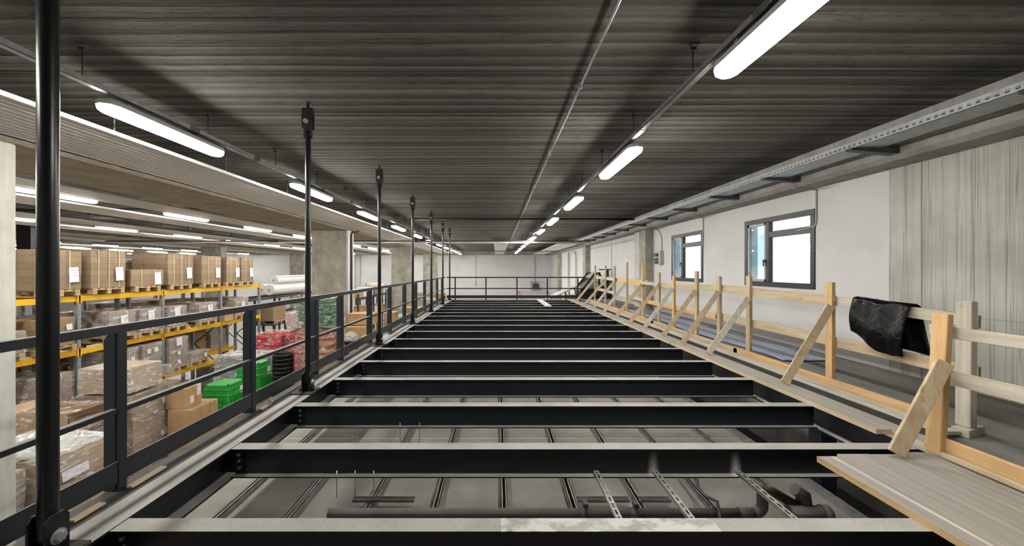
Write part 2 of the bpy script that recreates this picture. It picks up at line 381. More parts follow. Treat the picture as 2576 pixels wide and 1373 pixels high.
def lumpy_box(x0, x1, y0, y1, z0, z1, amp=0.01, step=0.12, freq=3.0, taper=0.0, seed=0.0, round_=0.0):
    """a closed box with a fine grid of faces pushed about by noise"""
    bm = bmesh.new()
    nx = max(1, int((x1 - x0) / step)); ny = max(1, int((y1 - y0) / step)); nz = max(1, int((z1 - z0) / step))
    vs = {}
    def V(i, j, k):
        if (i, j, k) not in vs:
            a, b, c = i / nx, j / ny, k / nz
            p = Vector((x0 + (x1 - x0) * a, y0 + (y1 - y0) * b, z0 + (z1 - z0) * c))
            cx, cy = (x0 + x1) / 2, (y0 + y1) / 2
            sc = 1 - taper * c
            p.x = cx + (p.x - cx) * sc; p.y = cy + (p.y - cy) * sc
            q = p * freq + Vector((seed, seed * 1.7, seed * 0.3))
            w = noise.noise_vector(q) * amp
            if k == 0: w.z = 0
            p = p + w
            if round_ and k == nz:
                e = max(abs(a - 0.5), abs(b - 0.5)) * 2
                p.z -= round_ * e * e
            vs[(i, j, k)] = p
        return (i, j, k)
    mb = MB(); idx = {}
    def I(t):
        V(*t)
        if t not in idx: idx[t] = len(mb.v); mb.v.append(vs[t])
        return idx[t]
    def q(a, b, c, d): mb.f.append([I(a), I(b), I(c), I(d)]); mb.sm.append(False)
    for i in range(nx):
        for j in range(ny):
            q((i, j, 0), (i, j + 1, 0), (i + 1, j + 1, 0), (i + 1, j, 0)); q((i, j, nz), (i + 1, j, nz), (i + 1, j + 1, nz), (i, j + 1, nz))
    for i in range(nx):
        for k in range(nz):
            q((i, 0, k), (i + 1, 0, k), (i + 1, 0, k + 1), (i, 0, k + 1)); q((i, ny, k), (i, ny, k + 1), (i + 1, ny, k + 1), (i + 1, ny, k))
    for j in range(ny):
        for k in range(nz):
            q((0, j, k), (0, j, k + 1), (0, j + 1, k + 1), (0, j + 1, k)); q((nx, j, k), (nx, j + 1, k), (nx, j + 1, k + 1), (nx, j, k + 1))
    bm.free()
    return mb
# ------------------------------------------------------------------ the setting
XW = 5.6       # inner face of the right wall
YB = 39.5      # back wall
YN = -6.0      # wall behind the viewpoint
XL = -46.0
W1 = (6.77, 8.69, 4.14, 5.57); W2 = (10.46, 12.35, 4.14, 5.57)

def build_setting():
    struct(MB().box(XL, 3.95, YN, YB, -0.2, 0.0), 'floor', M['floor'])
    struct(MB().box(XL, XW + 0.3, YN, YB, ZT, ZT + 0.09), 'ceiling', M['ceiling'])
    struct(MB().box(XL, XW, YB, YB + 0.2, -0.2, ZT), 'wall_back', M['plaster'])
    struct(MB().box(XL - 0.2, XL, YN, YB, -0.2, ZT), 'wall_left', M['plaster'])
    struct(MB().box(XL, XW, YN - 0.2, YN, -0.2, ZT), 'wall_front', M['plaster'])
    # right wall: white infill with two window openings, then board-marked concrete towards the camera
    mb = MB(); y = 5.49
    for (a, b, z0, z1) in (W1, W2):
        mb.box(XW, XW + 0.28, y, a, -0.2, ZT); mb.box(XW, XW + 0.28, a, b, -0.2, z0); mb.box(XW, XW + 0.28, a, b, z1, ZT); y = b
    mb.box(XW, XW + 0.28, y, YB, -0.2, ZT)
    struct(mb, 'wall_right', M['plaster'])
    struct(MB().box(XW - 0.012, XW + 0.28, YN, 5.49, -0.2, ZT), 'wall_concrete', M['streak'], 'streaked board-marked concrete wall beside the white wall')
    struct(MB().box(3.95, XW, YN, 22.0, ZS - 0.22, ZS), 'floor_upper', M['screed'], 'dusty grey concrete floor behind the timber barrier')
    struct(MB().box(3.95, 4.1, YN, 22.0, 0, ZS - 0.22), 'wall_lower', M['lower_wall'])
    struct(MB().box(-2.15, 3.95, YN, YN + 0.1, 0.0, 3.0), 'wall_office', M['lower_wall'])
    # perimeter beam on the right
    prof = [(5.06, ZT), (5.06, 6.10), (5.12, 6.07), (5.12, 5.97), (5.2, 5.92), (XW, 5.92), (XW, ZT)]
    struct(MB().prism(prof, YN, YB, 'y'), 'beam_right', M['edge_concrete'], 'concrete perimeter beam running above the right wall')
    # inner beam lines on the left with their columns
    for i, x in enumerate((-5.45, -17.6, -29.8)):
        prof = [(x, ZT), (x, 5.96), (x - 0.05, 5.93), (x - 1.65, 5.93), (x - 1.7, 5.97), (x - 1.7, ZT)]
        struct(MB().prism(prof, YN, YB, 'y'), 'beam_%s' % ('near', 'middle', 'far')[i], M['beam_concrete'],
               ('brown concrete beam above the guardrail side', 'concrete beam over the pallet racks', 'concrete beam far beyond the racks')[i])
    cols = [(-5.5, 3.86, 'thick concrete column at the left edge of the photo'),
            (-5.5, 14.08, 'thick concrete column behind the second hanger rod'),
            (-5.5, 24.65, 'concrete column behind the third hanger rod'),
            (-5.5, 35.2, 'farthest concrete column left of the railing corner'),
            (-17.7, 24.65, 'concrete column rising behind the top rack cartons'),
            (-17.7, 35.2, 'distant concrete column beyond the pallet racks')]
    for x, y, lab in cols:
        o = struct(MB().box(x - 1.3, x, y, y + 0.55, 0, 5.93), 'column', M['pale_concrete'] if y < 4 else M['column_concrete'], lab, bevel=0.02)
    # grey cove and pipe chase beside the second column
    struct(MB().box(-5.5, -5.465, 14.12, 14.62, 0, 5.93), 'trim_1', M['plaster'], 'white upstand beside the column')
    # pilasters of the right wall
    for y, w, lab in ((13.8, 0.62, 'concrete pilaster left of the far window'), (23.2, 0.7, 'concrete pilaster beyond the railing end'), (33.5, 0.8, 'farthest concrete pilaster on the right wall')):
        struct(MB().box(5.31, XW, y, y + w, 0, 5.92), 'pilaster', M['column_concrete'], lab, bevel=0.01)
    struct(MB().box(5.40, XW, 14.42, 15.15, 0, 5.92), 'trim_2', M['pale_concrete'], 'grey reveal strip beside the pilaster')
    # joints of the sectional wall panels
    mb = MB()
    for y in (18.8, 27.5, 30.5): mb.box(XW - 0.02, XW, y, y + 0.06, 0, 5.8)
    mb.box(XW - 0.03, XW, 15.4, 23.0, 5.68, 5.75)
    struct(mb, 'trim_3', M['conduit'], 'thin grey panel joints on the right wall')
    struct(MB().box(XL, XW, YB - 0.35, YB, 5.97, ZT), 'trim_4', M['edge_concrete'], 'concrete band at the top of the back wall')
    struct(MB().box(5.45, XW, YB - 0.6, YB - 0.35, 0, 5.9), 'trim_5', M['plaster_dim'], 'white corner chase at the end of the right wall')

def build_window(num, w):
    y0, y1, z0, z1 = w
    x0, x1 = XW - 0.02, XW + 0.07
    root = thing('window_%d' % num, (XW, (y0 + y1) / 2, z0),
                 ('dark framed window nearer to the hanging black sheet', 'dark framed window beside the socket box')[num - 1], 'window', None, 'structure')
    t = 0.10; ym = y0 + (y1 - y0) * 0.62; zt = z1 - 0.36
    fr = MB(); fr.box(x0, x1, y0, y1, z0, z0 + t); fr.box(x0, x1, y0, y1, z1 - t, z1)
    fr.box(x0, x1, y0, y0 + t, z0 + t, z1 - t); fr.box(x0, x1, y1 - t, y1, z0 + t, z1 - t)
    fr.box(x0, x1, ym - 0.05, ym + 0.05, z0 + t, z1 - t)
    fr.box(x0, x1, y0 + t, ym - 0.05, zt - 0.06, zt + 0.06)
    fr.build('frame', M['window_frame'], root, 0.006)
    s = MB(); a, b, c, d = ym + 0.05, y1 - t, z0 + t, z1 - t
    for bx in ((a, b, c, c + 0.05), (a, b, d - 0.05, d), (a, a + 0.05, c, d), (b - 0.05, b, c, d)): s.box(x0 + 0.01, x1 - 0.02, *bx)
    sash = s.build('sash', M['conduit'], root)
    h = MB(); h.box(x0 - 0.02, x0 + 0.01, a + 0.01, a + 0.04, z0 + 0.5, z0 + 0.56); h.box(x0 - 0.045, x0 - 0.02, a + 0.012, a + 0.035, z0 + 0.42, z0 + 0.56)
    h.build('handle', M['galv'], sash)
    MB().box(x0 + 0.04, x0 + 0.05, a + 0.05, b - 0.05, c + 0.05, d - 0.05).build('painted_reflection_pane', M['painted_reflection_glass'], root)  # bluish reflection in the narrow sash, painted as a glass tint
    MB().box(x0 + 0.04, x0 + 0.05, y0 + t, ym - 0.05, z0 + t, zt - 0.06).build('pane', M['glass'], root)
    MB().box(x0 + 0.04, x0 + 0.05, y0 + t, ym - 0.05, zt + 0.06, z1 - t).build('pane', M['glass'], root)

def glass2(key, tint):
    t = NT(key)
    tr = t.n('ShaderNodeBsdfTransparent'); n = t.noise(t.mapv(t.coords(), (1, 1, 2.5)), 1.0, 2)
    t.l(t.ramp(n, [(0.4, tint), (0.62, (0.9, 0.95, 0.97))]), tr.inputs[0])  # pale blue fading to clear stands in for the reflection
    gl = t.n('ShaderNodeBsdfGlossy'); gl.inputs['Roughness'].default_value = 0.03
    mx = t.n('ShaderNodeMixShader'); mx.inputs[0].default_value = 0.05
    t.l(tr.outputs[0], mx.inputs[1]); t.l(gl.outputs[0], mx.inputs[2]); t.l(mx.outputs[0], t.out.inputs['Surface']); M[key] = t.m
glass2('painted_reflection_glass', (0.66, 0.78, 0.84))

# ------------------------------------------------------------------ mezzanine steel
BY0, BS, NB = 2.165, 0.938, 17
def build_mezz():
    # edge girders, I sections
    def girder(xc, fl, lab, y0, y1, depth=0.25):
        r = thing('steel_girder', (xc, (y0 + y1) / 2, ZM - depth), lab, 'girder')
        h = fl / 2; t = 0.016
        prof = [(xc - h, ZM), (xc + h, ZM), (xc + h, ZM - t), (xc + 0.006, ZM - t), (xc + 0.006, ZM - depth + t), (xc + h, ZM - depth + t), (xc + h, ZM - depth),
                (xc - h, ZM - depth), (xc - h, ZM - depth + t), (xc - 0.006, ZM - depth + t), (xc - 0.006, ZM - t), (xc - h, ZM - t)]
        MB().prism(prof, y0, y1, 'y').build('body', M['steel'], r)
        return r
    gl = girder(-2.18, 0.20, 'dust-topped edge girder under the guardrail', 0.4, 17.8)
    # outer angle that carries the guardrail, a part of the girder
    MB().box(-2.475, -2.281, 0.4, 17.8, ZM - 0.02, ZM - 0.008).build('edge_plate', M['ledge'], gl)
    gr = girder(3.38, 0.20, 'edge girder under the scaffold boards', 0.4, 17.8)
    for y in (4.0, 10.0, 16.0):
        MB().box(3.30, 3.46, y - 0.08, y + 0.08, 0, ZM - 0.25).build('support_leg', M['steel'], gr)
    x0, x1 = -2.072, 3.275; w = 0.11; t = 0.011; d = 0.225
    for k in range(NB):
        y = BY0 + BS * k - w / 2
        name = ORD[k] + ' from the near end'
        lab = 'dusty black steel cross beam, ' + (name if k < NB - 1 else 'last one before the far railing')
        if k == 0: lab = 'dusty black steel cross beam closest to the viewer, pale smears on top'
        r = thing('steel_beam', ((x0 + x1) / 2, y, ZM - d), lab, 'beam', 'cross beams of the open mezzanine')
        prof = [(y - w / 2, ZM), (y + w / 2, ZM), (y + w / 2, ZM - t), (y + 0.004, ZM - t), (y + 0.004, ZM - d + t), (y + w / 2, ZM - d + t), (y + w / 2, ZM - d),
                (y - w / 2, ZM - d), (y - w / 2, ZM - d + t), (y - 0.004, ZM - d + t), (y - 0.004, ZM - t), (y - w / 2, ZM - t)]
        mb = MB().prism(prof, x0, x1, 'x')
        mb.build('body', M['steel_smear'] if k < 2 else M['steel'], r)
        pl = MB(); pl.box(-2.172, -2.0, y - 0.014, y - 0.0045, ZM - 0.20, ZM - 0.02)
        pl.build('end_plate', M['steel'], r)
        for j in range(3):
            b = MB(); zz = ZM - 0.055 - 0.052 * j
            b.tube([(-2.03, y - 0.036, zz), (-2.03, y - 0.0135, zz)], 0.0125, 6)
            b.build('bolt', M['bolt_dark'], r)

M['ledge'] = simple('dusty_edge_plate', (0.032, 0.030, 0.027), (0.060, 0.057, 0.051), 9, 0.8)
M['bolt_dark'] = simple('dusty_bolt', (0.16, 0.165, 0.165), (0.26, 0.26, 0.26), 20, 0.45, 0.4)
def smear():
    """dusty steel with two pale spray marks on the web of the second beam and wipe marks on the top of the first"""
    base = dusty_steel('marked_navy_steel', (0.0075, 0.0105, 0.0150), (0.40, 0.385, 0.36))
    nt = base.node_tree; p = [n for n in nt.nodes if n.type == 'BSDF_PRINCIPLED'][0]
    src = p.inputs['Base Color'].links[0].from_socket
    t = NT.__new__(NT); t.m = base; t.t = nt
    pos = t.coords('Position'); sp = t.n('ShaderNodeSeparateXYZ'); t.l(pos, sp.inputs[0])
    tot = None
    for cx in (1.235, 1.885):
        dx = t.math('DIVIDE', t.math('SUBTRACT', sp.outputs['X'], cx), t.math('ADD', 0.036, t.math('MULTIPLY', t.math('SUBTRACT', 3.06, sp.outputs['Z']), 0.10)))
        g = t.math('SUBTRACT', 1.0, t.math('ABSOLUTE', dx), True)
        v = t.math('MULTIPLY', t.math('SUBTRACT', 3.065, sp.outputs['Z']), 5.5, True)
        on = t.math('GREATER_THAN', sp.outputs['Y'], 3.0)
        m = t.math('MULTIPLY', t.math('MULTIPLY', g, v), t.math('MULTIPLY', on, t.ramp(t.noise(pos, 14, 3), [(0.3, 0.5), (0.6, 1.0)])))
        tot = m if tot is None else t.math('MAXIMUM', tot, m)
    c = t.mix(t.math('MULTIPLY', tot, 1.0, True), src, (0.9, 0.9, 0.88))
    top = t.math('MULTIPLY', t.math('GREATER_THAN', sp.outputs['Z'], ZM - 0.002), t.math('LESS_THAN', sp.outputs['Y'], 2.6))
    xr = t.math('MULTIPLY', t.math('GREATER_THAN', sp.outputs['X'], 0.02), t.math('LESS_THAN', sp.outputs['X'], 1.2))
    sm = t.ramp(t.noise(t.mapv(pos, (6, 9, 1)), 1.0, 4, 0.6), [(0.46, 0.0), (0.56, 0.75)])
    c = t.mix(t.math('MULTIPLY', t.math('MULTIPLY', top, xr), sm), c, (0.55, 0.545, 0.53))
    t.l(c, p.inputs['Base Color']); M['steel_smear'] = base
smear()

RODS = [(-2.165, 1.854), (-2.165, 4.40), (-2.165, 7.07), (-2.165, 9.86), (-2.165, 12.65), (-2.165, 15.3), (-2.165, 17.5)]
def build_rods():
    labs = ['thick black hanger pole nearest the viewer at the left', 'black hanger rod in front of the second concrete column, head in full view',
            'black hanger rod, third along the guardrail', 'black hanger rod, fourth along the guardrail', 'black hanger rod, fifth along the guardrail',
            'black hanger rod, next to last before the far railing', 'black hanger rod at the far corner of the railing']
    for (x, y), lab in zip(RODS, labs):
        r = thing('hanger_rod', (x, y, ZM), lab, 'rod', 'hanger rods along the guardrail')
        MB().box(x - 0.15, x + 0.085, y - 0.12, y + 0.12, ZM, ZM + 0.014).build('base_plate', M['ledge'], r, 0.002)
        # clevis: two upright cheek plates beside the pole, a spreading gusset below, one big bolt
        for s in (-1, 1):
            xx = x + s * 0.042
            MB().prism([(y - 0.05, ZM + 0.014), (y + 0.05, ZM + 0.014), (y + 0.05, ZM + 0.20), (y + 0.03, ZM + 0.225), (y - 0.03, ZM + 0.225), (y - 0.05, ZM + 0.20)], xx - 0.007, xx + 0.007, 'x').build('cheek_plate', M['rod'], r)
        MB().prism([(x - 0.11, ZM + 0.014), (x + 0.08, ZM + 0.014), (x + 0.034, ZM + 0.085), (x - 0.034, ZM + 0.085)], y - 0.006, y + 0.006, 'y').build('gusset', M['ledge'], r)
        b = MB().tube([(x - 0.06, y, ZM + 0.115), (x + 0.072, y, ZM + 0.115)], 0.024, 6)
        b.tube([(x + 0.049, y, ZM + 0.115), (x + 0.054, y, ZM + 0.115)], 0.036, 16); b.build('foot_bolt', M['bolt'], r)
        rr = 0.0385 if y < 2 else 0.031
        MB().tube([(x, y, ZM + 0.075), (x, y, ZM + 0.12), (x, y, 6.03), (x, y, 6.08)], [rr * 0.7, rr, rr, rr * 0.8], 20).build('pole', M['rod'], r)
        # top fork: lower tongue, two upper cheeks, bolt and threaded stud into the ceiling
        MB().box(x - 0.048, x + 0.048, y - 0.016, y + 0.016, 5.99, 6.20).build('tongue', M['black_metal'], r, 0.006)
        for s in (-1, 1):
            MB().box(x - 0.06, x + 0.06, y + s * 0.03 - 0.012, y + s * 0.03 + 0.012, 6.10, 6.335).build('fork_cheek', M['black_metal'], r, 0.008)
        MB().box(x - 0.06, x + 0.06, y - 0.018, y + 0.018, 6.25, 6.335).build('fork_bridge', M['black_metal'], r)
        MB().tube([(x, y - 0.065, 6.177), (x, y + 0.06, 6.177)], 0.026, 10).build('fork_bolt', M['bolt'], r)
        MB().tube([(x, y, 6.30), (x, y, ZT)], 0.016, 8).tube([(x, y, ZT - 0.012), (x, y, ZT)], 0.03, 12).build('stud', M['black_metal'], r)

def build_guardrail():
    X = -2.40
    r = thing('guardrail', (X, 9.0, ZM), 'dark steel guardrail along the left edge, two rails and a toe board', 'guardrail')
    ys = [1.12, 2.44, 3.77, 5.12, 5.96, 7.33, 8.7, 10.1, 11.5, 12.9, 14.25, 15.6, 17.0]
    cuts = [(0.4, 17.9)]
    for nm, z0, z1 in (('top_rail', 4.095, 4.147), ('mid_rail', 3.585, 3.617), ('toe_board', 3.15, 3.283)):
        MB().box(X - 0.012, X, 0.4, 17.9, z0, z1).build(nm, M['rail'], r, 0.002)
    # the flat lips of the rails that catch dust
    MB().box(X - 0.05, X - 0.012, 0.4, 17.9, 4.135, 4.147).build('top_rail_lip', M['rail'], r)
    MB().box(X - 0.04, X - 0.012, 0.4, 17.9, 3.605, 3.617).build('mid_rail_lip', M['rail'], r)
    for y in ys:
        b = MB()
        b.box(X - 0.016, X - 0.0125, y - 0.004, y + 0.05, ZM - 0.006, 4.10)
        b.prism([(X - 0.016, ZM - 0.006), (X - 0.016, 4.11), (X - 0.045, 4.11), (X - 0.088, 4.05), (X - 0.088, ZM - 0.006)], y - 0.008, y - 0.001, 'y')
        b.box(X - 0.011, X + 0.004, y - 0.004, y + 0.05, ZM - 0.006, 4.094)
        b.build('post', M['rail'], r)
        MB().tube([(X - 0.03, y + 0.02, ZM - 0.006), (X - 0.03, y + 0.02, ZM + 0.04)], 0.012, 8).build('anchor', M['bolt'], r)
    # far end railing
    Y = 17.9
    r = thing('guardrail', (0.9, Y, ZM), 'black end railing across the far edge of the open beams', 'guardrail')
    for nm, z0, z1 in (('top_rail', 4.09, 4.147), ('mid_rail', 3.58, 3.63), ('toe_board', 3.15, 3.29)):
        MB().box(-2.35, 4.1, Y - 0.014, Y, z0, z1).build(nm, M['rail_dark'], r)
    for x in (-1.96, -0.527, 0.915, 2.33, 3.75):
        MB().box(x - 0.03, x + 0.03, Y, Y + 0.05, ZM - 0.02, 4.10).build('post', M['rail_dark'], r)
    # end girder below it
    rg = thing('steel_girder', (0.7, Y - 0.02, ZM - 0.25), 'black end girder under the far railing', 'girder')
    MB().box(-2.38, 3.9, Y - 0.03, Y + 0.14, ZM - 0.25, ZM - 0.02).build('body', M['steel'], rg)
    for x in (-1.9, 3.3): MB().box(x - 0.08, x + 0.08, Y, Y + 0.13, 0, ZM - 0.25).build('support_leg', M['steel'], rg)
M['rail_dark'] = simple('black_rail_paint', (0.010, 0.011, 0.014), (0.018, 0.019, 0.022), 6, 0.45)

# ------------------------------------------------------------------ false ceiling and services between the beams
def build_false_ceiling():
    zc = ZC - 2.09
    r = thing('suspended_ceiling', (0.4, 9.0, zc - 0.03), 'dusty plasterboard suspended ceiling seen between the first beams', 'suspended ceiling')
    MB().box(-2.95, 3.05, 0.4, 17.8, zc - 0.02, zc).build('board', M['board'], r)
    for x in (-2.33, -1.73, -1.118, -0.537, 0.06, 0.66, 1.25, 1.86, 2.55):
        b = MB()
        for dx in (-0.026, 0.026):
            s = 1 if dx > 0 else -1
            b.box(x + dx - 0.003, x + dx + 0.003, 0.4, 17.8, zc, zc + 0.05)
            b.box(x + dx - (0.012 if s > 0 else 0.003), x + dx + (0.003 if s > 0 else 0.012), 0.4, 17.8, zc + 0.045, zc + 0.05)
        b.build('channel', M['dull_galv'], r)
    MB().box(2.99, 3.05, 0.4, 17.8, zc, zc + 0.05).build('edge_angle', M['galv'], r)
    mb = MB()
    for y in (2.9, 3.9, 4.75): mb.box(-2.9, 3.0, y, y + 0.006, zc, zc + 0.0025)
    mb.build('joint_tape', M['clear_film'], r)
    # threaded rods that drop from the beams to the ceiling
    for x, y, n in ((-1.26, 3.02, 2), (-1.116, 3.02, 1), (-0.97, 3.02, 1), (-1.0, 3.96, 1), (-0.8, 3.96, 1)):
        tag_rod = MB().tube([(x, y, zc + 0.3), (x, y, ZM - 0.18)], 0.004, 6)
        tag_rod.build('drop_rod', M['bolt'], r)
    # slotted struts laid from bottom flange to bottom flange
    zb = ZM - 0.225 + 0.011
    y0, y1 = BY0 - 0.05, BY0 + BS - 0.06
    for xa, lab in ((0.78, 'slotted metal strut across the gap, left of the pale marks'), (1.245, 'slotted metal strut across the gap, middle of three'), (1.90, 'slotted metal strut across the gap beside the pipe elbow')):
        mb = MB(); wd = 0.041; n = 13
        mb.box(xa - wd / 2, xa - wd / 2 + 0.003, y0, y1, zb, zb + 0.022); mb.box(xa + wd / 2 - 0.003, xa + wd / 2, y0, y1, zb, zb + 0.022)
        mb.box(xa - wd / 2, xa - 0.007, y0, y1, zb + 0.022, zb + 0.025); mb.box(xa + 0.007, xa + wd / 2, y0, y1, zb + 0.022, zb + 0.025)
        st = (y1 - y0) / n
        for i in range(n + 1):
            yy = min(y0 + i * st, y1 - 0.025); mb.box(xa - 0.007, xa + 0.007, yy, yy + 0.025, zb + 0.022, zb + 0.025)
        whole(mb, 'slotted_strut', M['dull_galv'], lab, 'strut', 'slotted struts in the first gap')
    # waste pipe with elbow, riser and tee
    zp = zc + 0.094; yp = 3.15
    r = thing('waste_pipe', (0.4, yp, zc), 'dusty grey waste pipe with elbow and tee lying on the suspended ceiling', 'pipe')
    MB().tube([(-1.38, yp, zp), (2.10, yp, zp)], 0.037, 16).build('straight_run', M['grey_pipe'], r)
    for x in (0.72, 1.13, 2.02): MB().tube([(x - 0.045, yp, zp), (x + 0.045, yp, zp)], 0.043, 16).build('coupler', M['grey_pipe'], r)
    e = [(2.10 + 0.07 * math.sin(a), yp, zp + 0.07 - 0.07 * math.cos(a)) for a in [i * PI / 12 for i in range(7)]]
    MB().tube(e + [(2.17, yp, zp + 0.15), (2.175, yp + 0.01, zp + 0.185), (2.20, yp + 0.02, zp + 0.20)], 0.042, 16).build('elbow', M['grey_pipe'], r)
    MB().tube([(2.17, yp, zp + 0.19), (2.25, yp, zp + 0.18), (2.44, yp - 0.02, zp + 0.07)], 0.038, 16).build('branch', M['grey_pipe'], r)
    MB().tube([(2.34, yp - 0.06, zp + 0.04), (2.62, yp - 0.06, zp + 0.03)], 0.06, 16).build('tee', M['grey_pipe'], r)
    MB().tube([(2.50, yp - 0.03, zp + 0.02), (2.50, yp, zp + 0.15), (2.44, yp + 0.01, zp + 0.19)], [0.056, 0.056, 0.05], 16).build('riser', M['grey_pipe'], r)
    MB().tube([(2.60, yp - 0.06, zp + 0.035), (2.66, yp - 0.06, zp + 0.03)], 0.066, 16).build('end_cap', M['grey_pipe'], r)
    for x in (0.72, 1.13):
        b = MB().tube([(x - 0.015, yp, zp), (x + 0.015, yp, zp)], 0.048, 16); b.box(x - 0.02, x + 0.02, yp - 0.03, yp + 0.03, zp + 0.06, zp + 0.09)
        b.build('clamp', M['dark_pipe'], r)
    # loose metal profiles and cable
    for (xa, xb, y, z, lab) in ((-1.27, -0.73, 3.36, zc + 0.052, 'short metal profile lying across the channels near the hanging rods'),
                                (0.70, 1.16, 3.36, zc + 0.052, 'short metal profile lying left of the middle strut'),
                                (1.25, 1.52, 3.36, zc + 0.052, 'short metal profile lying right of the middle strut')):
        mb = MB(); mb.box(xa, xb, y, y + 0.004, z, z + 0.03); mb.box(xa, xb, y + 0.045, y + 0.049, z, z + 0.03); mb.box(xa, xb, y, y + 0.049, z, z + 0.004)
        whole(mb, 'metal_profile', M['dull_galv'], lab, 'metal profile', 'loose profiles on the suspended ceiling')
    pts = [(1.80, 3.75, 2.66), (1.767, 3.4, 2.63), (1.73, 3.32, 2.61), (1.748, 3.25, 2.59), (1.80, 3.15, 2.60), (1.77, 3.06, 2.53), (1.76, 2.95, 2.44)]
    whole(MB().tube(pts, 0.014, 8), 'black_cable', M['dark_pipe'], 'black cable looping over the grey waste pipe', 'cable')

# ------------------------------------------------------------------ timber barrier and scaffold boards
def build_timber():
    x0 = 4.2
    posts = [(4.83, 4.335, 'fresh'), (6.41, 4.39, 'worn'), (7.27, 4.365, 'worn'), (8.11, 4.46, 'worn'), (9.16, 4.34, 'fresh'), (10.0, 4.417, 'worn'),
             (11.1, 4.695, 'fresh'), (12.5, 4.72, 'worn'), (13.8, 4.614, 'worn'), (15.0, 4.64, 'worn'), (16.6, 4.67, 'worn')]
    r = thing('timber_barrier', (x0, 10.0, ZS), 'long nailed timber barrier of posts and boards along the concrete floor', 'barrier')
    rnd = random.Random(3)
    for y, zt, k in posts:
        lean = rnd.uniform(-0.02, 0.02)
        p = MB().bar((x0 + 0.025, y + 0.05, ZS), (x0 + 0.025 + lean, y + 0.05 + lean, zt), 0.05, 0.10, (0, 1, 0)).build('post', M[k + 'Z'], r, 0.004)
        zf = 3.172
        MB().bar((3.36 + rnd.uniform(-0.03, 0.03), y - 0.33, zf), (x0 - 0.03, y - 0.02, min(4.06, zt - 0.25) + rnd.uniform(-0.04, 0.02)), 0.09, 0.028, (-0.3, -1, 0.25)).build('brace', M[('worn' if rnd.random() < 0.7 else 'grey') + 'Z'], r, 0.003)
    # greyed end post on its block
    MB().bar((4.09, 3.36, ZS + 0.07), (4.10, 3.36, 4.223), 0.06, 0.115, (0, 1, 0)).build('post', M['greyZ'], r, 0.005)
    MB().bar((3.98, 3.31, ZS + 0.035), (4.24, 3.41, ZS + 0.035), 0.11, 0.07).build('foot_block', M['greyX'], r, 0.004)
    xb = x0 + 0.065
    def board(nm, ya, yb, za, zb, h, m, x=xb):
        MB().bar((x, ya, za - h / 2), (x, yb, zb - h / 2), 0.024, h, (0, 0, 1)).build(nm, m, r, 0.003)
    G, Wn, Fr = M['greyY'], M['wornY'], M['freshY']
    board('top_board', 3.40, 4.98, 4.09, 4.16, 0.115, G)
    board('top_board', 4.85, 7.34, 4.165, 4.20, 0.13, Wn)
    board('top_board', 7.30, 10.06, 4.19, 4.14, 0.12, Wn)
    board('top_board', 10.0, 11.2, 4.15, 4.15, 0.085, G, xb - 0.09)
    board('top_board', 10.9, 13.9, 4.18, 4.18, 0.17, Fr)
    board('top_board', 13.7, 16.8, 4.19, 4.22, 0.12, G)
    board('mid_board', 3.40, 7.5, 3.635, 3.665, 0.125, Wn)
    board('mid_board', 7.3, 11.15, 3.62, 3.64, 0.11, Fr)
    board('mid_board', 11.0, 16.8, 3.66, 3.72, 0.11, G)
    board('kick_board', 3.5, 6.6, 3.17, 3.17, 0.11, Fr, 4.06)
    board('kick_board', 6.5, 10.2, 3.16, 3.17, 0.10, Wn, 4.06)
    board('kick_board', 10.0, 16.8, 3.17, 3.19, 0.11, Fr, 4.06)
    MB().bar((3.90, 3.3, 3.092), (3.90, 16.2, 3.092), 0.15, 0.035).build('lower_plank', G, r, 0.003)
    # near barrier
    r2 = thing('timber_barrier', (3.3, 2.6, 3.145), 'near timber barrier with an orange post, its wide brace and pale boards', 'barrier')
    MB().bar((3.22, 2.83, 3.145), (3.30, 2.85, 4.17), 0.05, 0.105, (0, 1, 0)).build('post', M['freshZ'], r2, 0.005)
    MB().bar((2.86, 2.76, 3.178), (3.235, 2.78, 3.83), 0.10, 0.03, (-0.3, -1, 0.25)).build('brace', M['wornZ'], r2, 0.004)
    MB().bar((3.375, 3.0, 4.03), (3.36, 1.0, 4.03), 0.025, 0.085, (0, 0, 1)).build('top_board', M['greyY'], r2, 0.003)
    MB().bar((3.375, 3.0, 3.695), (3.36, 1.0, 3.69), 0.025, 0.105, (0, 0, 1)).build('mid_board', M['greyY'], r2, 0.003)
    MB().bar((3.25, 2.82, 3.225), (3.24, 0.8, 3.225), 0.03, 0.10, (0, 0, 1)).build('kick_board', M['freshY'], r2, 0.003)
    MB().bar((3.215, 2.8, 3.163), (3.2, 0.8, 3.163), 0.03, 0.035, (0, 0, 1)).build('kick_batten', M['wornY'], r2, 0.003)
    # scaffold boards
    def plank(xa, xb, ya, yb, lab, m='plank', z=ZM, th=0.04, skew=0.0):
        mb = MB(); mb.bar(((xa + xb) / 2, ya, z + th / 2), ((xa + xb) / 2 + skew, yb, z + th / 2), xb - xa, th)
        whole(mb, 'scaffold_board', M[m], lab, 'board', 'scaffold boards on the beams')
    plank(2.325, 2.50, 0.6, 2.80, 'narrow scaffold board at the inner edge of the near platform, bright edge', 'plank_scuffed')
    plank(2.503, 2.74, 0.6, 2.835, 'scaffold board second from the inner edge of the near platform')
    plank(2.743, 2.97, 0.6, 2.83, 'scaffold board under the foot of the wide brace')
    plank(2.973, 3.19, 0.6, 2.86, 'scaffold board beside the near orange post')
    plank(3.22, 3.35, 3.27, 7.15, 'front scaffold board with the free cut end above the dark gap', 'plank_pale')
    plank(3.354, 3.50, 2.95, 7.3, 'scaffold board along the barrier behind the cut end board', 'plank_pale')
    plank(3.215, 3.35, 7.2, 11.0, 'scaffold board in front of the middle barrier posts, inner row', 'plank_pale', skew=0.0)
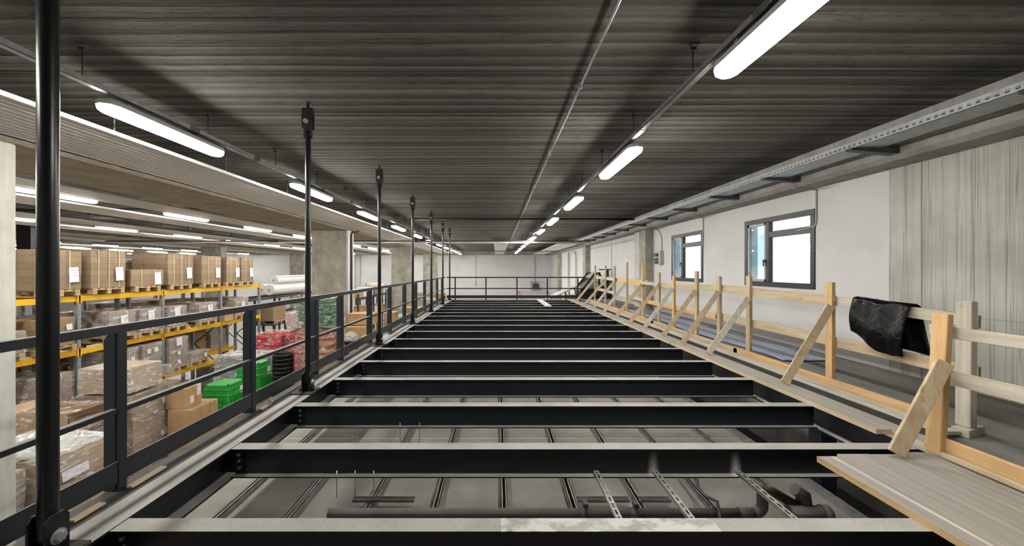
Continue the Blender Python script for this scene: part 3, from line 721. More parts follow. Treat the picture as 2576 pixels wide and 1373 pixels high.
    plank(3.355, 3.51, 7.35, 11.3, 'scaffold board in front of the middle barrier posts, outer row', 'plank_pale')
    plank(3.22, 3.355, 11.05, 14.4, 'scaffold board of the inner row towards the far end', 'plank_pale')
    plank(3.36, 3.51, 11.35, 14.9, 'scaffold board of the outer row towards the far end', 'plank_pale')
    plank(3.225, 3.355, 14.45, 17.6, 'last scaffold board of the inner row by the end railing', 'plank_pale')
    plank(3.36, 3.51, 14.95, 17.6, 'last scaffold board of the outer row by the end railing', 'plank_pale')
    plank(1.78, 2.02, 14.3, 17.3, 'single loose board lying across the farthest beams', 'plank_grey')
    # offcuts on the ledge under the guardrail
    for y, lx, lab in ((2.22, 0.17, 'pale timber offcut under the toe board beside the near pole'), (2.60, 0.26, 'pale timber offcut under the toe board before the first post'),
                       (3.9, 0.12, 'pale timber offcut under the toe board beyond the second post')):
        whole(MB().box(-2.385, -2.345, y - lx / 2, y + lx / 2, ZM - 0.006, ZM + 0.006), 'timber_offcut', M['pale_wood'], lab, 'offcut', 'offcuts under the toe board')
    # white crumpled bag beside the third rod
    o = whole(lumpy_box(-2.30, -2.19, 7.55, 7.95, ZM, ZM + 0.10, 0.03, 0.05, 9, 0.35, 2.0, 0.03), 'plastic_bag', M['white_plastic'], 'crumpled white bag on the girder past the third rod', 'bag')
    # arrow shaped white tag
    ya = 3.97
    whole(MB().prism([(-2.36, ZM), (-2.33, ZM), (-2.33, ZM + 0.03), (-2.315, ZM + 0.03), (-2.345, ZM + 0.075), (-2.375, ZM + 0.03), (-2.36, ZM + 0.03)], ya, ya + 0.006, 'y'),
          'arrow_tag', M['white_plastic'], 'small white arrow shaped tag under the toe board', 'tag')
def scuffed():
    m = wood('scuffed_plank', (0.46, 0.29, 0.12), (0.60, 0.42, 0.21), 'Y', (0.295, 0.275, 0.25))
    nt = m.node_tree; p = [n for n in nt.nodes if n.type == 'BSDF_PRINCIPLED'][0]; src = p.inputs['Base Color'].links[0].from_socket
    t = NT.__new__(NT); t.m = m; t.t = nt; o = t.coords(); sp = t.n('ShaderNodeSeparateXYZ'); t.l(o, sp.inputs[0])
    d = t.math('ABSOLUTE', t.math('SUBTRACT', sp.outputs['X'], 0.022)); band = t.math('SUBTRACT', 1.0, t.math('DIVIDE', d, 0.016), True)
    k = t.math('MULTIPLY', band, t.ramp(t.noise(t.mapv(o, (20, 2.5, 4)), 1.0, 4), [(0.35, 0.25), (0.6, 1.0)]))
    t.l(t.mix(k, src, (0.62, 0.60, 0.57)), p.inputs['Base Color']); M['plank_scuffed'] = m
scuffed()
M['plank_grey'] = wood('dusty_grey_board', (0.36, 0.34, 0.30), (0.46, 0.44, 0.40), 'Y', (0.50, 0.49, 0.47))
M['pale_wood'] = wood('pale_softwood', (0.72, 0.56, 0.38), (0.84, 0.68, 0.49), 'Y')

def cloth(fn, nu, nv, thick=0.006):
    """a closed double-sided sheet from a surface function of u, v in 0..1"""
    mb = MB(); A = []; B = []
    P = [[Vector(fn(i / nu, j / nv)) for j in range(nv + 1)] for i in range(nu + 1)]
    def nrm(i, j):
        du = P[min(i + 1, nu)][j] - P[max(i - 1, 0)][j]; dv = P[i][min(j + 1, nv)] - P[i][max(j - 1, 0)]
        n = du.cross(dv); return n.normalized() if n.length > 1e-9 else Vector((0, 0, 1))
    N = nv + 1
    for s in (1, -1):
        for i in range(nu + 1):
            for j in range(nv + 1): mb.v.append(P[i][j] + nrm(i, j) * s * thick / 2)
    T = (nu + 1) * N
    for i in range(nu):
        for j in range(nv):
            a, b, c, d = i * N + j, (i + 1) * N + j, (i + 1) * N + j + 1, i * N + j + 1
            mb.f.append([a, b, c, d]); mb.f.append([T + d, T + c, T + b, T + a]); mb.sm += [True, True]
    for i in range(nu):
        for j in (0, nv):
            a, b = i * N + j, (i + 1) * N + j; mb.f.append([a, b, T + b, T + a]); mb.sm.append(False)
    for j in range(nv):
        for i in (0, nu):
            a, b = i * N + j, i * N + j + 1; mb.f.append([a, b, T + b, T + a]); mb.sm.append(False)
    return mb

def build_sheets():
    # black film draped over the top board of the barrier
    ya, yb = 3.93, 4.56
    def drape(u, v):
        y = ya + (yb - ya) * u
        L = 0.60 - 0.20 * u ** 1.3 - 0.07 * max(0.0, 0.2 - u) * 5
        s = v * (L + 0.055 + 0.50) - L            # <0 front side, >0 back side
        zt = 4.12 + 0.035 * (u)
        w = noise.noise(Vector((u * 4, v * 5, 1.3))) * 0.022
        w2 = noise.noise(Vector((u * 9, v * 3, 7.3))) * 0.010
        ztop = zt + 0.012
        if s < 0:
            k = -s / L
            return (4.24 - 0.02 - 0.05 * math.sin(k * PI * 0.8) + w + w2 - 0.02 * k, y + 0.05 * k * (0.5 - u) + w * 0.8, ztop + s + 0.02 * math.sin(u * 9))
        if s < 0.055:
            a = s / 0.055
            return (4.22 + 0.095 * a, y, ztop + 0.012 * math.sin(a * PI) + w * 0.3)
        k = (s - 0.055)
        return (4.318 + 0.05 * k + w, y - 0.16 * k + w, ztop - k * (1.0 if u < 0.5 else 0.8))
    whole(cloth(drape, 26, 40), 'black_sheet', M['bag'], 'glossy black plastic sheet hung over the top board of the timber barrier', 'sheet')
    # thin rumpled blue grey layer over the floor below the windows
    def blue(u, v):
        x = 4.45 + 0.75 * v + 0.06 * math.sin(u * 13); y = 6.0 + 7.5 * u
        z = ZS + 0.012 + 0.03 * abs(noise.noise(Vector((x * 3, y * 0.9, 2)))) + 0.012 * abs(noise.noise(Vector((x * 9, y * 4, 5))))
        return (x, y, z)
    whole(cloth(blue, 80, 14, 0.004), 'floor_layer', M['bluelayer'], 'long blue grey rumpled layer on the concrete floor below the windows', 'sheet')
# ------------------------------------------------------------------ lights and ceiling services
LAMPX = [(1.65, 1.43, 1.43), (-3.50, 0.2, 3.45), (-8.75, 0.45, 0.45), (-13.95, 0.45, 0.45), (-19.1, 3.7, 3.7), (-24.3, 3.7, 3.7), (-29.5, 10.2, 10.2), (-34.7, 13.4, 13.4)]
ROWN = ['over the open beams on the right', 'hung along the guardrail side', 'just beyond the near concrete beam', 'over the pallet rack tops',
        'beyond the middle concrete beam', 'fourth aisle to the left', 'far left by the distant wall', 'farthest left by the distant wall']
def build_lamps():
    L = 1.52; zc = 5.985
    def proto():
        r = thing('ceiling_light', (0, 0, zc), '', 'ceiling light')
        # body: grey housing with rounded ends and a glowing diffuser below
        def stadium(w, l, n=4):
            pts = []
            for e, a0 in ((1, 0), (-1, PI)):
                for i in range(n + 1):
                    a = a0 + PI * i / n; pts.append((w * math.cos(a), e * (l / 2 - w) + w * math.sin(a)))
            return pts
        hz = MB(); st = stadium(0.098, L); hz.prism([(a, b) for a, b in st], zc + 0.01, zc + 0.05, 'z'); hz.build('housing', M['grey_box'], r)
        d = MB(); st = stadium(0.09, L - 0.016); n = len(st)
        rings = [(1.0, 0.008), (1.0, -0.01), (0.93, -0.03), (0.72, -0.046), (0.35, -0.054)]
        for s_, dz in rings:
            for a, b in st: d.v.append(Vector((a * s_, (b - math.copysign(L / 2 - 0.098, b)) * s_ + math.copysign(L / 2 - 0.098, b), zc + dz)))
        for i in range(len(rings) - 1):
            for k in range(n): d.f.append([i * n + k, i * n + (k + 1) % n, (i + 1) * n + (k + 1) % n, (i + 1) * n + k]); d.sm.append(True)
        d.f.append([(len(rings) - 1) * n + k for k in range(n)]); d.sm.append(True); d.f.append(list(range(n))[::-1]); d.sm.append(False)
        d.build('diffuser', M['lamp'], r)
        for y in (-0.45, 0.45):
            c = MB(); c.box(-0.012, 0.012, y - 0.02, y + 0.02, zc + 0.05, zc + 0.085); c.box(-0.075, 0.012, y - 0.02, y + 0.02, zc + 0.075, zc + 0.09)
            c.build('clip', M['trunk'], r)
        MB().tube([(0.0, 0.52, zc + 0.045), (-0.02, 0.58, zc + 0.03), (-0.045, 0.60, zc + 0.06), (-0.055, 0.60, zc + 0.10)], 0.005, 6).build('lead', M['conduit'], r)
        return r
    p = proto(); used = False
    for ri, (x, yl, ya) in enumerate(LAMPX):
        pitch = 3.25; k = 0; y = yl
        while y < 36.3:
            lab = 'lit batten light, %s in the row %s' % (ORD[k] if k < 20 else 'last', ROWN[ri])
            if x < -3 and y + L < -x / 1.292 + 0.25: 
                if ri > 3: y += pitch; continue
                lab = 'lit batten light past the left edge, ' + ROWN[ri]; k -= 1
            if ri > 3: g = 'distant batten lights on the left'
            else: g = 'batten lights ' + ROWN[ri]
            lx = x + (0.06 if x > -3 else -0.07)
            loc = (lx, y + L / 2, zc)
            if not used:
                o = p; o.location = loc; o['label'] = lab; used = True
            else: o = dup(p, loc, lab)
            o['group'] = g
            y += pitch; k += 1
        # trunking with its hangers
        r = thing('cable_trunking', (x, 18, 6.07), ('grey lighting trunking on drop hangers ' + ROWN[ri]), 'trunking', 'lighting trunking')
        z0 = 6.075
        mb = MB(); mb.box(x - 0.03, x + 0.03, -1.5, 38.5, z0, z0 + 0.004); mb.box(x - 0.03, x - 0.026, -1.5, 38.5, z0, z0 + 0.05); mb.box(x + 0.026, x + 0.03, -1.5, 38.5, z0, z0 + 0.05)
        mb.build('channel', M['trunk'] if ri != 1 else M['galv'], r)
        y = 0.42
        for j in range(26):
            if ri > 1 and j > 15: break
            h = MB().tube([(x, y, z0 + 0.004), (x, y, ZT - 0.05)], 0.006, 6); h.tube([(x, y, z0 + 0.004), (x, y, z0 + 0.03)], 0.012, 8)
            h.box(x - 0.025, x + 0.025, y - 0.012, y + 0.012, ZT - 0.055, ZT - 0.03); h.box(x - 0.045, x + 0.045, y - 0.02, y + 0.02, ZT - 0.012, ZT); h.box(x - 0.02, x - 0.014, y - 0.012, y + 0.012, ZT - 0.055, ZT)
            h.build('hanger', M['dark_galv'], r)
            y += 1.413
        if ri < 2:
            for y in (2.3, 4.35, 5.5, 7.6, 9.1, 12.2):
                MB().box(x - 0.032, x + 0.032, y, y + 0.14, z0 - 0.003, z0 + 0.053).build('joint_sleeve', M['dark_galv'], r)
    # thin conduit at the ceiling
    r = thing('ceiling_conduit', (0.85, 10, 6.36), 'thin bright conduit running along the ceiling above the open beams', 'conduit')
    MB().tube([(0.85, -1, 6.365), (0.85, 27, 6.365)], 0.012, 8).build('pipe', M['galv'], r)
    for y in (2.1, 3.9, 6.2, 8.7, 11.2, 15): MB().box(0.83, 0.87, y, y + 0.05, 6.345, ZT).build('saddle', M['galv'], r)
M['dark_galv'] = simple('dark_hanger', (0.07, 0.07, 0.068), (0.13, 0.13, 0.125), 12, 0.5, 0.3)

def radiant(x0, x1, y0, y1, z, lab, ribs=True, chains=True):
    r = thing('radiant_panel', ((x0 + x1) / 2, (y0 + y1) / 2, z), lab, 'heating panel', 'ceiling radiant panels')
    n = 11; w = (x1 - x0) / n; prof = []
    for i in range(n):
        a = x0 + i * w
        prof += [(a, z + 0.012), (a + w * 0.62, z + 0.012), (a + w * 0.68, z - 0.004), (a + w * 0.94, z - 0.004)]
    prof += [(x1, z + 0.012), (x1, z + 0.03), (x0, z + 0.03)]
    MB().prism(prof, y0, y1, 'y').build('ribbed_plate', M['radiant'], r)
    for x in (x0, x1):
        MB().box(x - 0.012, x + 0.012, y0, y1, z - 0.008, z + 0.034).build('side_lip', M['radiant_lip'], r)
    if not chains:
        for x in (x0 + 0.05, x1 - 0.05):
            for y in (y0 + 0.5, (y0 + y1) / 2, y1 - 0.5): MB().tube([(x, y, z + 0.03), (x, y, ZT)], 0.006, 6).build('drop_rod', M['dark_galv'], r)
    if chains:
        y = y0 + 1.0
        while y < y1:
            for x in (x1 - 0.03, x0 + 0.05):
                if x < -5.0: continue
                mb = MB(); zz = z + 0.03; k = 0
                while zz < ZT - 0.02:
                    e = min(zz + 0.05, ZT)
                    if k % 2: mb.box(x - 0.008, x + 0.008, y - 0.002, y + 0.002, zz, e)
                    else: mb.box(x - 0.002, x + 0.002, y - 0.008, y + 0.008, zz, e)
                    zz += 0.048; k += 1
                mb.build('chain', M['dark_galv'], r)
            y += 1.75
M['radiant_lip'] = simple('panel_edge_white', (0.8, 0.79, 0.76), (0.84, 0.83, 0.80), 4, 0.35)

def build_ceiling_services():
    z = 5.98
    radiant(-5.36, -4.2, -2, 18.8, z, 'long ribbed white radiant panel above the guardrail')
    radiant(-5.36, -4.2, 22.4, 36, z, 'ribbed white radiant panel in line beyond the cross pipes', chains=False)
    radiant(-0.19, 0.63, 22.7, 38.5, z, 'narrow white radiant panel hanging in the middle distance', chains=False)
    radiant(3.56, 4.64, 22.7, 38.5, z, 'white radiant panel beside the far right wall', chains=False)
    for i, (a, b) in enumerate(((-8.6, -7.7), (-10.65, -9.55), (-13.5, -12.6), (-15.8, -14.7), (-21.0, -20.0), (-26.6, -25.6))):
        radiant(a, b, 1.0, 38, z, 'long white radiant strip on the left, %s from the near concrete beam' % ORD[i], chains=False)
    # pipes that cross the hall
    whole(MB().tube([(-3.2, 14.2, 6.345), (5.05, 14.2, 6.345)], 0.04, 12), 'ceiling_pipe', M['black_metal'], 'black pipe crossing the ceiling just under the slabs', 'pipe')
    r = thing('ceiling_pipe', (-5.5, 19.25, 5.8), 'white pipe crossing the hall below the beams', 'pipe')
    MB().tube([(-19.5, 19.25, 5.85), (4.6, 19.25, 5.85)], 0.06, 14).build('pipe', M['white_pipe'], r)
    r = thing('ceiling_pipe', (-5.5, 19.1, 5.88), 'thin dark pipe running with the white cross pipe, valve at its left', 'pipe')
    MB().tube([(-19.5, 19.13, 5.90), (4.6, 19.13, 5.90)], 0.024, 10).build('pipe', M['dark_pipe'], r)
    v = MB(); v.tube([(-11.4, 19.13, 5.9), (-10.9, 19.13, 5.9)], 0.06, 12); v.tube([(-4.1, 19.13, 5.9), (-3.9, 19.13, 5.9)], 0.06, 12); v.build('valve', M['dark_pipe'], r)
    MB().tube([(-13.9, 19.07, 5.93), (-13.8, 19.07, 5.93)], 0.035, 10).build('indicator', M['red_led'], r)
    whole(MB().tube([(-4.1, 31.0, 5.95), (5.0, 31.0, 5.95)], 0.03, 10), 'ceiling_pipe', M['dark_pipe'], 'farther dark pipe crossing near the back wall', 'pipe')
    whole(MB().tube([(-15, 12.0, 6.34), (-7.2, 11.6, 6.34)], 0.03, 8), 'ceiling_pipe', M['black_metal'], 'black pipe under the ceiling left of the near beam', 'pipe')
    whole(MB().box(-16.75, -16.25, 13.4, 13.9, 4.2, ZT), 'air_duct', M['black_metal'], 'black vertical duct between the left column and the near pole', 'duct')
    # downpipe by the second column
    whole(MB().tube([(-5.42, 14.3, 0), (-5.42, 14.3, 5.80), (-5.38, 14.3, 5.88), (-5.2, 14.3, 5.89), (-5.15, 14.3, 5.94)], 0.04, 10), 'downpipe', M['dark_pipe'], 'dark pipe down the edge of the second column', 'pipe')

def build_right_services():
    # perforated cable tray on brackets
    r = thing('cable_tray', (4.73, 15, 6.0), 'perforated galvanised cable tray along the right beam', 'cable tray')
    x0, x1 = 4.55, 4.9
    MB().box(x0, x1, -1, 22.2, 6.05, 6.054).build('base', M['tray'], r)
    MB().box(x1 - 0.003, x1, -1, 22.2, 6.05, 6.12).build('back_flange', M['tray'], r)
    mb = MB(); mb.box(x0, x0 + 0.003, -1, 22.2, 6.05, 6.075); mb.box(x0, x0 + 0.003, -1, 22.2, 6.105, 6.13); mb.box(x0, x0 + 0.003, -1, 22.2, 6.087, 6.092)
    y = 1.0
    while y < 16: mb.box(x0, x0 + 0.003, y, y + 0.035, 6.074, 6.106); y += 0.07
    mb.box(x0, x0 + 0.003, 16, 22.2, 6.074, 6.106)
    mb.build('slotted_flange', M['tray'], r)
    ys = [3.3, 4.95, 6.55, 8.2, 9.9, 11.6, 13.3, 15.0, 16.7, 18.4, 20.1, 21.8]
    for y in ys:
        b = MB(); b.prism([(4.52, 6.05), (4.52, 6.02), (5.0, 5.98), (5.052, 5.98), (5.052, 6.05)], y - 0.045, y + 0.045, 'y'); b.box(5.045, 5.116, y - 0.06, y + 0.06, 5.975, 6.055)
        b.build('bracket', M['bracket'], r)
    for xx, rr in ((4.575, 0.02), (4.62, 0.022), (4.68, 0.024), (4.75, 0.02)): MB().tube([(xx, -1, 6.056 + rr), (xx, 22.2, 6.056 + rr)], rr, 8).build('cable', M['dark_pipe'], r)
    # conduits to the windows
    def cond(pts, lab, r=0.013, m='conduit'): whole(MB().tube(pts, r, 8), 'conduit', M[m], lab, 'conduit')
    xw = XW - 0.016
    cond([(5.09, 6.64, 5.945), (5.16, 6.66, 5.885), (xw, 6.72, 5.89), (xw, 6.74, 5.87), (xw, 6.74, 5.32), (xw, 6.78, 5.25), (xw, 7.2, 5.22)], 'grey conduit dropping to the nearer window')
    cond([(5.09, 10.0, 5.945), (5.16, 10.05, 5.885), (xw, 10.42, 5.89), (xw, 10.44, 5.87), (xw, 10.44, 5.2), (xw, 10.5, 5.15)], 'grey conduit dropping to the farther window')
    c = [(5.085, 13.1, 5.95), (5.16, 13.1, 5.88), (5.5, 13.35, 5.89), (xw, 13.5, 5.88)] + [(xw, 13.5 - 0.42 * math.sin(a), 5.45 + 0.43 * math.cos(a)) for a in [i * PI / 12 for i in range(1, 7)]] + [(xw, 13.08, 5.14)]
    cond(c, 'grey conduit curving down to the socket box', 0.016)
    cond([(5.38, 14.45, 0), (5.38, 14.45, 5.9)], 'dark downpipe beside the concrete pilaster', 0.04, 'dark_pipe')
    cond([(5.56, 15.3, 0), (5.56, 15.3, 5.75)], 'thin dark vertical pipe left of the pilaster', 0.03, 'dark_pipe')
    cond([(5.5, 29.6, 0), (5.5, 29.6, 5.8)], 'grey vertical pipe near the back corner', 0.05)
    cond([(5.52, 27.0, 0), (5.52, 27.0, 5.5), (5.45, 27.2, 5.7), (5.3, 27.4, 5.75)], 'pale bent pipe near the back corner', 0.035)
    # socket box
    r = thing('socket_box', (XW, 13.1, 4.66), 'grey wall box with three sockets under the curved conduit', 'socket box')
    MB().box(XW - 0.13, XW, 12.95, 13.2, 4.66, 5.13).build('case', M['grey_box'], r, 0.012)
    for z, rr in ((5.00, 0.06), (4.85, 0.05), (4.74, 0.05)):
        s = MB(); s.tube([(XW - 0.12, 13.12, z), (XW - 0.24, 13.17, z - 0.02)], rr, 12); s.build('socket', M['socket_dark'], r)
M['bracket'] = simple('tray_bracket', (0.05, 0.055, 0.055), (0.09, 0.095, 0.095), 9, 0.5, 0.3)
M['socket_dark'] = simple('socket_dark_grey', (0.12, 0.125, 0.125), (0.2, 0.2, 0.2), 9, 0.5)

# ------------------------------------------------------------------ storage
PAL = {}
def pallet(x, y, z, lab, group, rz=0.0):
    """euro pallet, 0.8 along y, 1.2 along x"""
    if 'p' not in PAL:
        r = thing('wooden_pallet', (0, 0, 0), lab, 'pallet', group)
        d = MB()
        for i in range(5): d.box(-0.6, 0.6, -0.4 + i * 0.1725, -0.4 + i * 0.1725 + (0.11), 0.122, 0.144)
        for i in range(3): d.box(-0.6 + i * 0.5275, -0.6 + i * 0.5275 + 0.145, -0.4, 0.4, 0.1, 0.122)
        d.build('deck', M['pallet'], r)
        for yy in (-0.4, -0.05, 0.3):
            k = MB(); k.box(-0.6, 0.6, yy, yy + 0.1, 0, 0.022)
            for xx in (-0.6, -0.0725, 0.455): k.box(xx, xx + 0.145, yy, yy + 0.1, 0.022, 0.1)
            k.build('runner', M['pallet'], r)
        PAL['p'] = r; o = r
    else: o = dup(PAL['p'], (0, 0, 0), lab)
    o.location = (x, y, z); o.rotation_euler = (0, 0, rz); o['group'] = group
    return o

def load(x0, x1, y0, y1, z0, z1, lab, mat='carton_bundle', cat='carton stack', group=None, wrap=None, straps=0, paper=None, name='carton_stack', amp=0.008, seed=0.0, topsheet=False):
    cx, cy = (x0 + x1) / 2, (y0 + y1) / 2
    r = thing(name, (cx, cy, z0), lab, cat, group)
    lumpy_box(x0, x1, y0, y1, z0, z1, amp, 0.13, 2.6, 0.0, seed).build('cartons', M[mat], r)
    if straps:
        for i in range(straps):
            y = y0 + (y1 - y0) * (i + 0.7) / (straps + 0.4)
            s = MB(); s.box(x1 + 0.004, x1 + 0.014, y - 0.009, y + 0.009, z0, z1 + 0.012); s.box(x0, x1 + 0.014, y - 0.009, y + 0.009, z1 + 0.004, z1 + 0.014)
            s.build('strap', M['strap'], r)
    if paper:
        for (fy, fz, w, h) in paper:
            y = y0 + (y1 - y0) * fy; z = z0 + (z1 - z0) * fz
            MB().add([(x1 + 0.034, y - w / 2, z), (x1 + 0.034, y + w / 2, z + 0.012), (x1 + 0.026, y + w / 2 - 0.01, z + h), (x1 + 0.026, y - w / 2 - 0.01, z + h - 0.01),
                      (x1 + 0.028, y - w / 2, z), (x1 + 0.028, y + w / 2, z + 0.012), (x1 + 0.02, y + w / 2 - 0.01, z + h), (x1 + 0.02, y - w / 2 - 0.01, z + h - 0.01)],
                     [(0, 1, 2, 3), (7, 6, 5, 4), (0, 4, 5, 1), (1, 5, 6, 2), (2, 6, 7, 3), (3, 7, 4, 0)]).build('shipping_label', M['label'], r)
    if topsheet:
        lumpy_box(x0 - 0.02, x1 + 0.02, y0 - 0.02, y1 + 0.02, z1 - 0.05, z1 + 0.02, 0.012, 0.12, 6, 0, seed + 3).build('top_sheet', M['clear_film'], r)
    if wrap:
        e = 0.022
        lumpy_box(x0 - e, x1 + e, y0 - e, y1 + e, z0 + 0.002, z1 + e, 0.018, 0.10, 5, 0.0, seed + 9).build('film_wrap', M[wrap], r)
    return r

RY = [6.81, 9.18, 11.5, 13.93, 16.2]
def build_rack(xf, lab, front, ys, levels, decks=True, name='pallet_rack', bm='yellow', um='rack_blue', top=3.9):
    """rack with its front face at x = xf, 1.1 m deep away from the guardrail"""
    r = thing(name, (xf - 0.55, (ys[0] + ys[-1]) / 2, 0), lab, 'rack')
    for y in ys:
        fr = MB()
        for x in (xf - 0.05, xf - 1.05):
            fr.box(x - 0.045, x + 0.045, y - 0.004, y + 0.07, 0, top)
        up = fr.build('upright', M[um], r)
        b = MB(); zz = 0.3; k = 0
        while zz + 0.8 < top:
            a, c = (xf - 0.09, xf - 1.0) if k % 2 else (xf - 1.0, xf - 0.09)
            b.bar((a, y + 0.033, zz), (c, y + 0.033, zz + 0.75), 0.03, 0.03); zz += 0.75; k += 1
        b.build('brace', M['dark_rack'], up)
        p = MB()
        zz = 0.1
        while zz < top - 0.05: p.box(xf - 0.004, xf - 0.002, y + 0.02, y + 0.032, zz, zz + 0.022); zz += 0.06
    for z in levels:
        for i in range(len(ys) - 1):
            for x in (xf - 0.05, xf - 1.05):
                m = MB(); a, b = ys[i] + 0.072, ys[i + 1] - 0.006
                m.box(x - 0.025, x + 0.025, a, b, z - 0.13, z)
                if x > xf - 0.5:
                    m.box(x + 0.02, x + 0.055, a - 0.055, a + 0.01, z - 0.17, z + 0.02); m.box(x + 0.02, x + 0.055, b - 0.01, b + 0.055, z - 0.17, z + 0.02)
                m.build('beam', M[bm], r)
    return r

def build_storage():
    XF = -10.0; Z1, Z2, Z3 = 3.86, 2.58, 1.31
    build_rack(XF, 'yellow beamed pallet rack, front run facing the guardrail', True, RY, (Z1, Z2, Z3))
    build_rack(XF - 1.35, 'yellow beamed pallet rack standing back to back behind the front run', False, RY, (Z1, Z2, Z3), um='rack_blue')
    xa, xb = XF - 1.08, XF + 0.05
    GT, GM, GL = 'strapped carton bundles on the top rack level', 'wrapped loads on the middle rack level', 'wrapped loads on the lower rack level'
    def rackload(y0, y1, zl, h, lab, mat, grp, **k):
        yc = (y0 + y1) / 2
        if lab.startswith('small brown box'):
            carton(xa + 0.2, xb, y0, y1, zl + 0.003, zl + h, lab, group=grp); return
        pallet(xb - 0.6 + 0.02, yc, zl + 0.021, 'pallet under the ' + lab.replace(' with a large paper label', '').replace(' with many labels', '').replace(' with tilted label', ''), 'pallets in the front rack')
        load(xa + 0.03, xb, y0, y1, zl + 0.168, zl + 0.168 + h, lab, mat, group=grp, **k)
    P = [(0.84, 0.20, 0.2, 0.36)]
    top = [(8.33, 9.2, 0.90, 'tall brown carton bundle at the left end of the top shelf', 2), (9.42, 10.29, 0.95, 'carton bundle right of the first yellow post, top shelf', 3),
           (10.46, 11.46, 0.46, 'low carton bundle beside a white covered load, top shelf', 2), (11.63, 12.6, 0.95, 'carton bundle just past the second upright, top shelf', 3),
           (12.96, 13.86, 0.92, 'carton bundle before the third upright, top shelf', 2), (14.14, 14.86, 0.93, 'carton bundle next to last on the top shelf', 2), (14.98, 15.68, 0.93, 'last carton bundle at the right end of the top shelf', 2)]
    for i, (a, b, h, lab, st) in enumerate(top):
        p = [(0.8, 0.18 if h > 0.6 else 0.05, 0.2, 0.36)]
        rackload(a, b, Z1, h, lab, 'carton_bundle', GT, straps=st, paper=p, seed=i * 3.1, amp=0.014)
    mid = [(7.3, 8.1, 0.45, 'low wrapped load at the left end of the middle shelf', 'carton_grey', None), (8.33, 9.06, 0.63, 'carton load with a large paper label left of the first post, middle shelf', 'carton_stack', [(0.3, 0.2, 0.26, 0.36), (0.82, 0.55, 0.12, 0.14)]),
           (9.88, 10.56, 0.63, 'film wrapped load with label, first after the post on the middle shelf', 'carton_grey', [(0.55, 0.3, 0.2, 0.34)]), (10.72, 11.38, 0.62, 'film wrapped load before the second upright, middle shelf', 'carton_grey', [(0.5, 0.4, 0.2, 0.34)]),
           (11.66, 12.3, 0.60, 'film wrapped load after the second upright, middle shelf', 'carton_grey', [(0.45, 0.45, 0.2, 0.32)]), (12.84, 13.64, 0.6, 'film wrapped load with tilted label before the third upright, middle shelf', 'carton_grey', [(0.6, 0.4, 0.22, 0.3)]),
           (14.06, 14.52, 0.50, 'small brown box after the third upright, middle shelf', 'carton_stack', None), (14.6, 15.35, 0.66, 'pale wrapped load at the right end of the middle shelf', 'carton_grey', [(0.6, 0.3, 0.2, 0.3)])]
    for i, (a, b, h, lab, m, p) in enumerate(mid):
        rackload(a, b, Z2, h, lab, m, GM, wrap=None if m == 'carton_stack' else 'wrap', paper=p, seed=20 + i * 2.3, amp=0.016)
    low = [(8.3, 9.0, 0.62, 'wrapped carton load behind the near pole on the lower shelf', [(0.3, 0.35, 0.18, 0.22)]), (9.93, 10.63, 0.88, 'wrapped carton stack with many labels after the first post, lower shelf', [(0.3, 0.6, 0.1, 0.12), (0.8, 0.6, 0.1, 0.12), (0.6, 0.2, 0.1, 0.12), (0.9, 0.15, 0.1, 0.12)]),
           (10.80, 11.38, 0.88, 'tall wrapped carton stack before the second upright, lower shelf', [(0.3, 0.7, 0.12, 0.14), (0.7, 0.7, 0.12, 0.14), (0.5, 0.25, 0.1, 0.12)]),
           (11.68, 12.35, 0.89, 'tall wrapped carton stack after the second upright, lower shelf', [(0.5, 0.72, 0.2, 0.26), (0.5, 0.4, 0.1, 0.12), (0.5, 0.1, 0.1, 0.12)]),
           (12.5, 13.2, 0.28, 'low wrapped bundle on its pallet, lower shelf', [(0.85, 0.2, 0.1, 0.14)])]
    for i, (a, b, h, lab, p) in enumerate(low):
        rackload(a, b, Z3, h, lab, 'carton_grey', GL, wrap='wrap', paper=p, seed=40 + i * 2.9, amp=0.02)
    flo = [(7.2, 8.4, 0.7), (9.4, 10.5, 0.8), (11.7, 12.7, 0.85), (14.1, 14.95, 0.9), (15.1, 15.9, 0.6)]
    for i, (a, b, h) in enumerate(flo):
        load(xa + 0.05, xb - 0.05, a, b, 0, h, 'carton load standing on the floor under the front rack, %s from the near end' % ORD[i], 'carton_grey', group='floor loads under the rack', wrap='wrap', seed=60 + i)
    # rear run
    rnd = random.Random(5)
    n = 0
    for zl, nm in ((Z1, 'top'), (Z2, 'middle'), (Z3, 'lower')):
        cnt = 0
        for i in range(4):
            for j in range(2):
                a = RY[i] + 0.17 + j * 1.10; h = rnd.uniform(0.6, 0.95)
                if nm == 'top' and not (i == 1 and j == 1) and not (i == 2 and j == 0) and i < 3: continue
                if nm == 'top': h = 0.55 if i == 3 else 0.92
                load(XF - 2.42, XF - 1.32, a, a + rnd.uniform(0.8, 0.92), zl + 0.045, zl + h, 'dim carton load in the rear rack, %s level, %s from the left' % (nm, ORD[cnt]), 'carton_stack' if (i + j) % 2 else 'carton_grey',
                     group='loads in the rear rack', wrap='wrap' if (i + j) % 2 == 0 else None, seed=80 + n, topsheet=(nm == 'top' and i in (1, 2)))
                n += 1; cnt += 1
    build_floor_loads()
    build_far_storage()

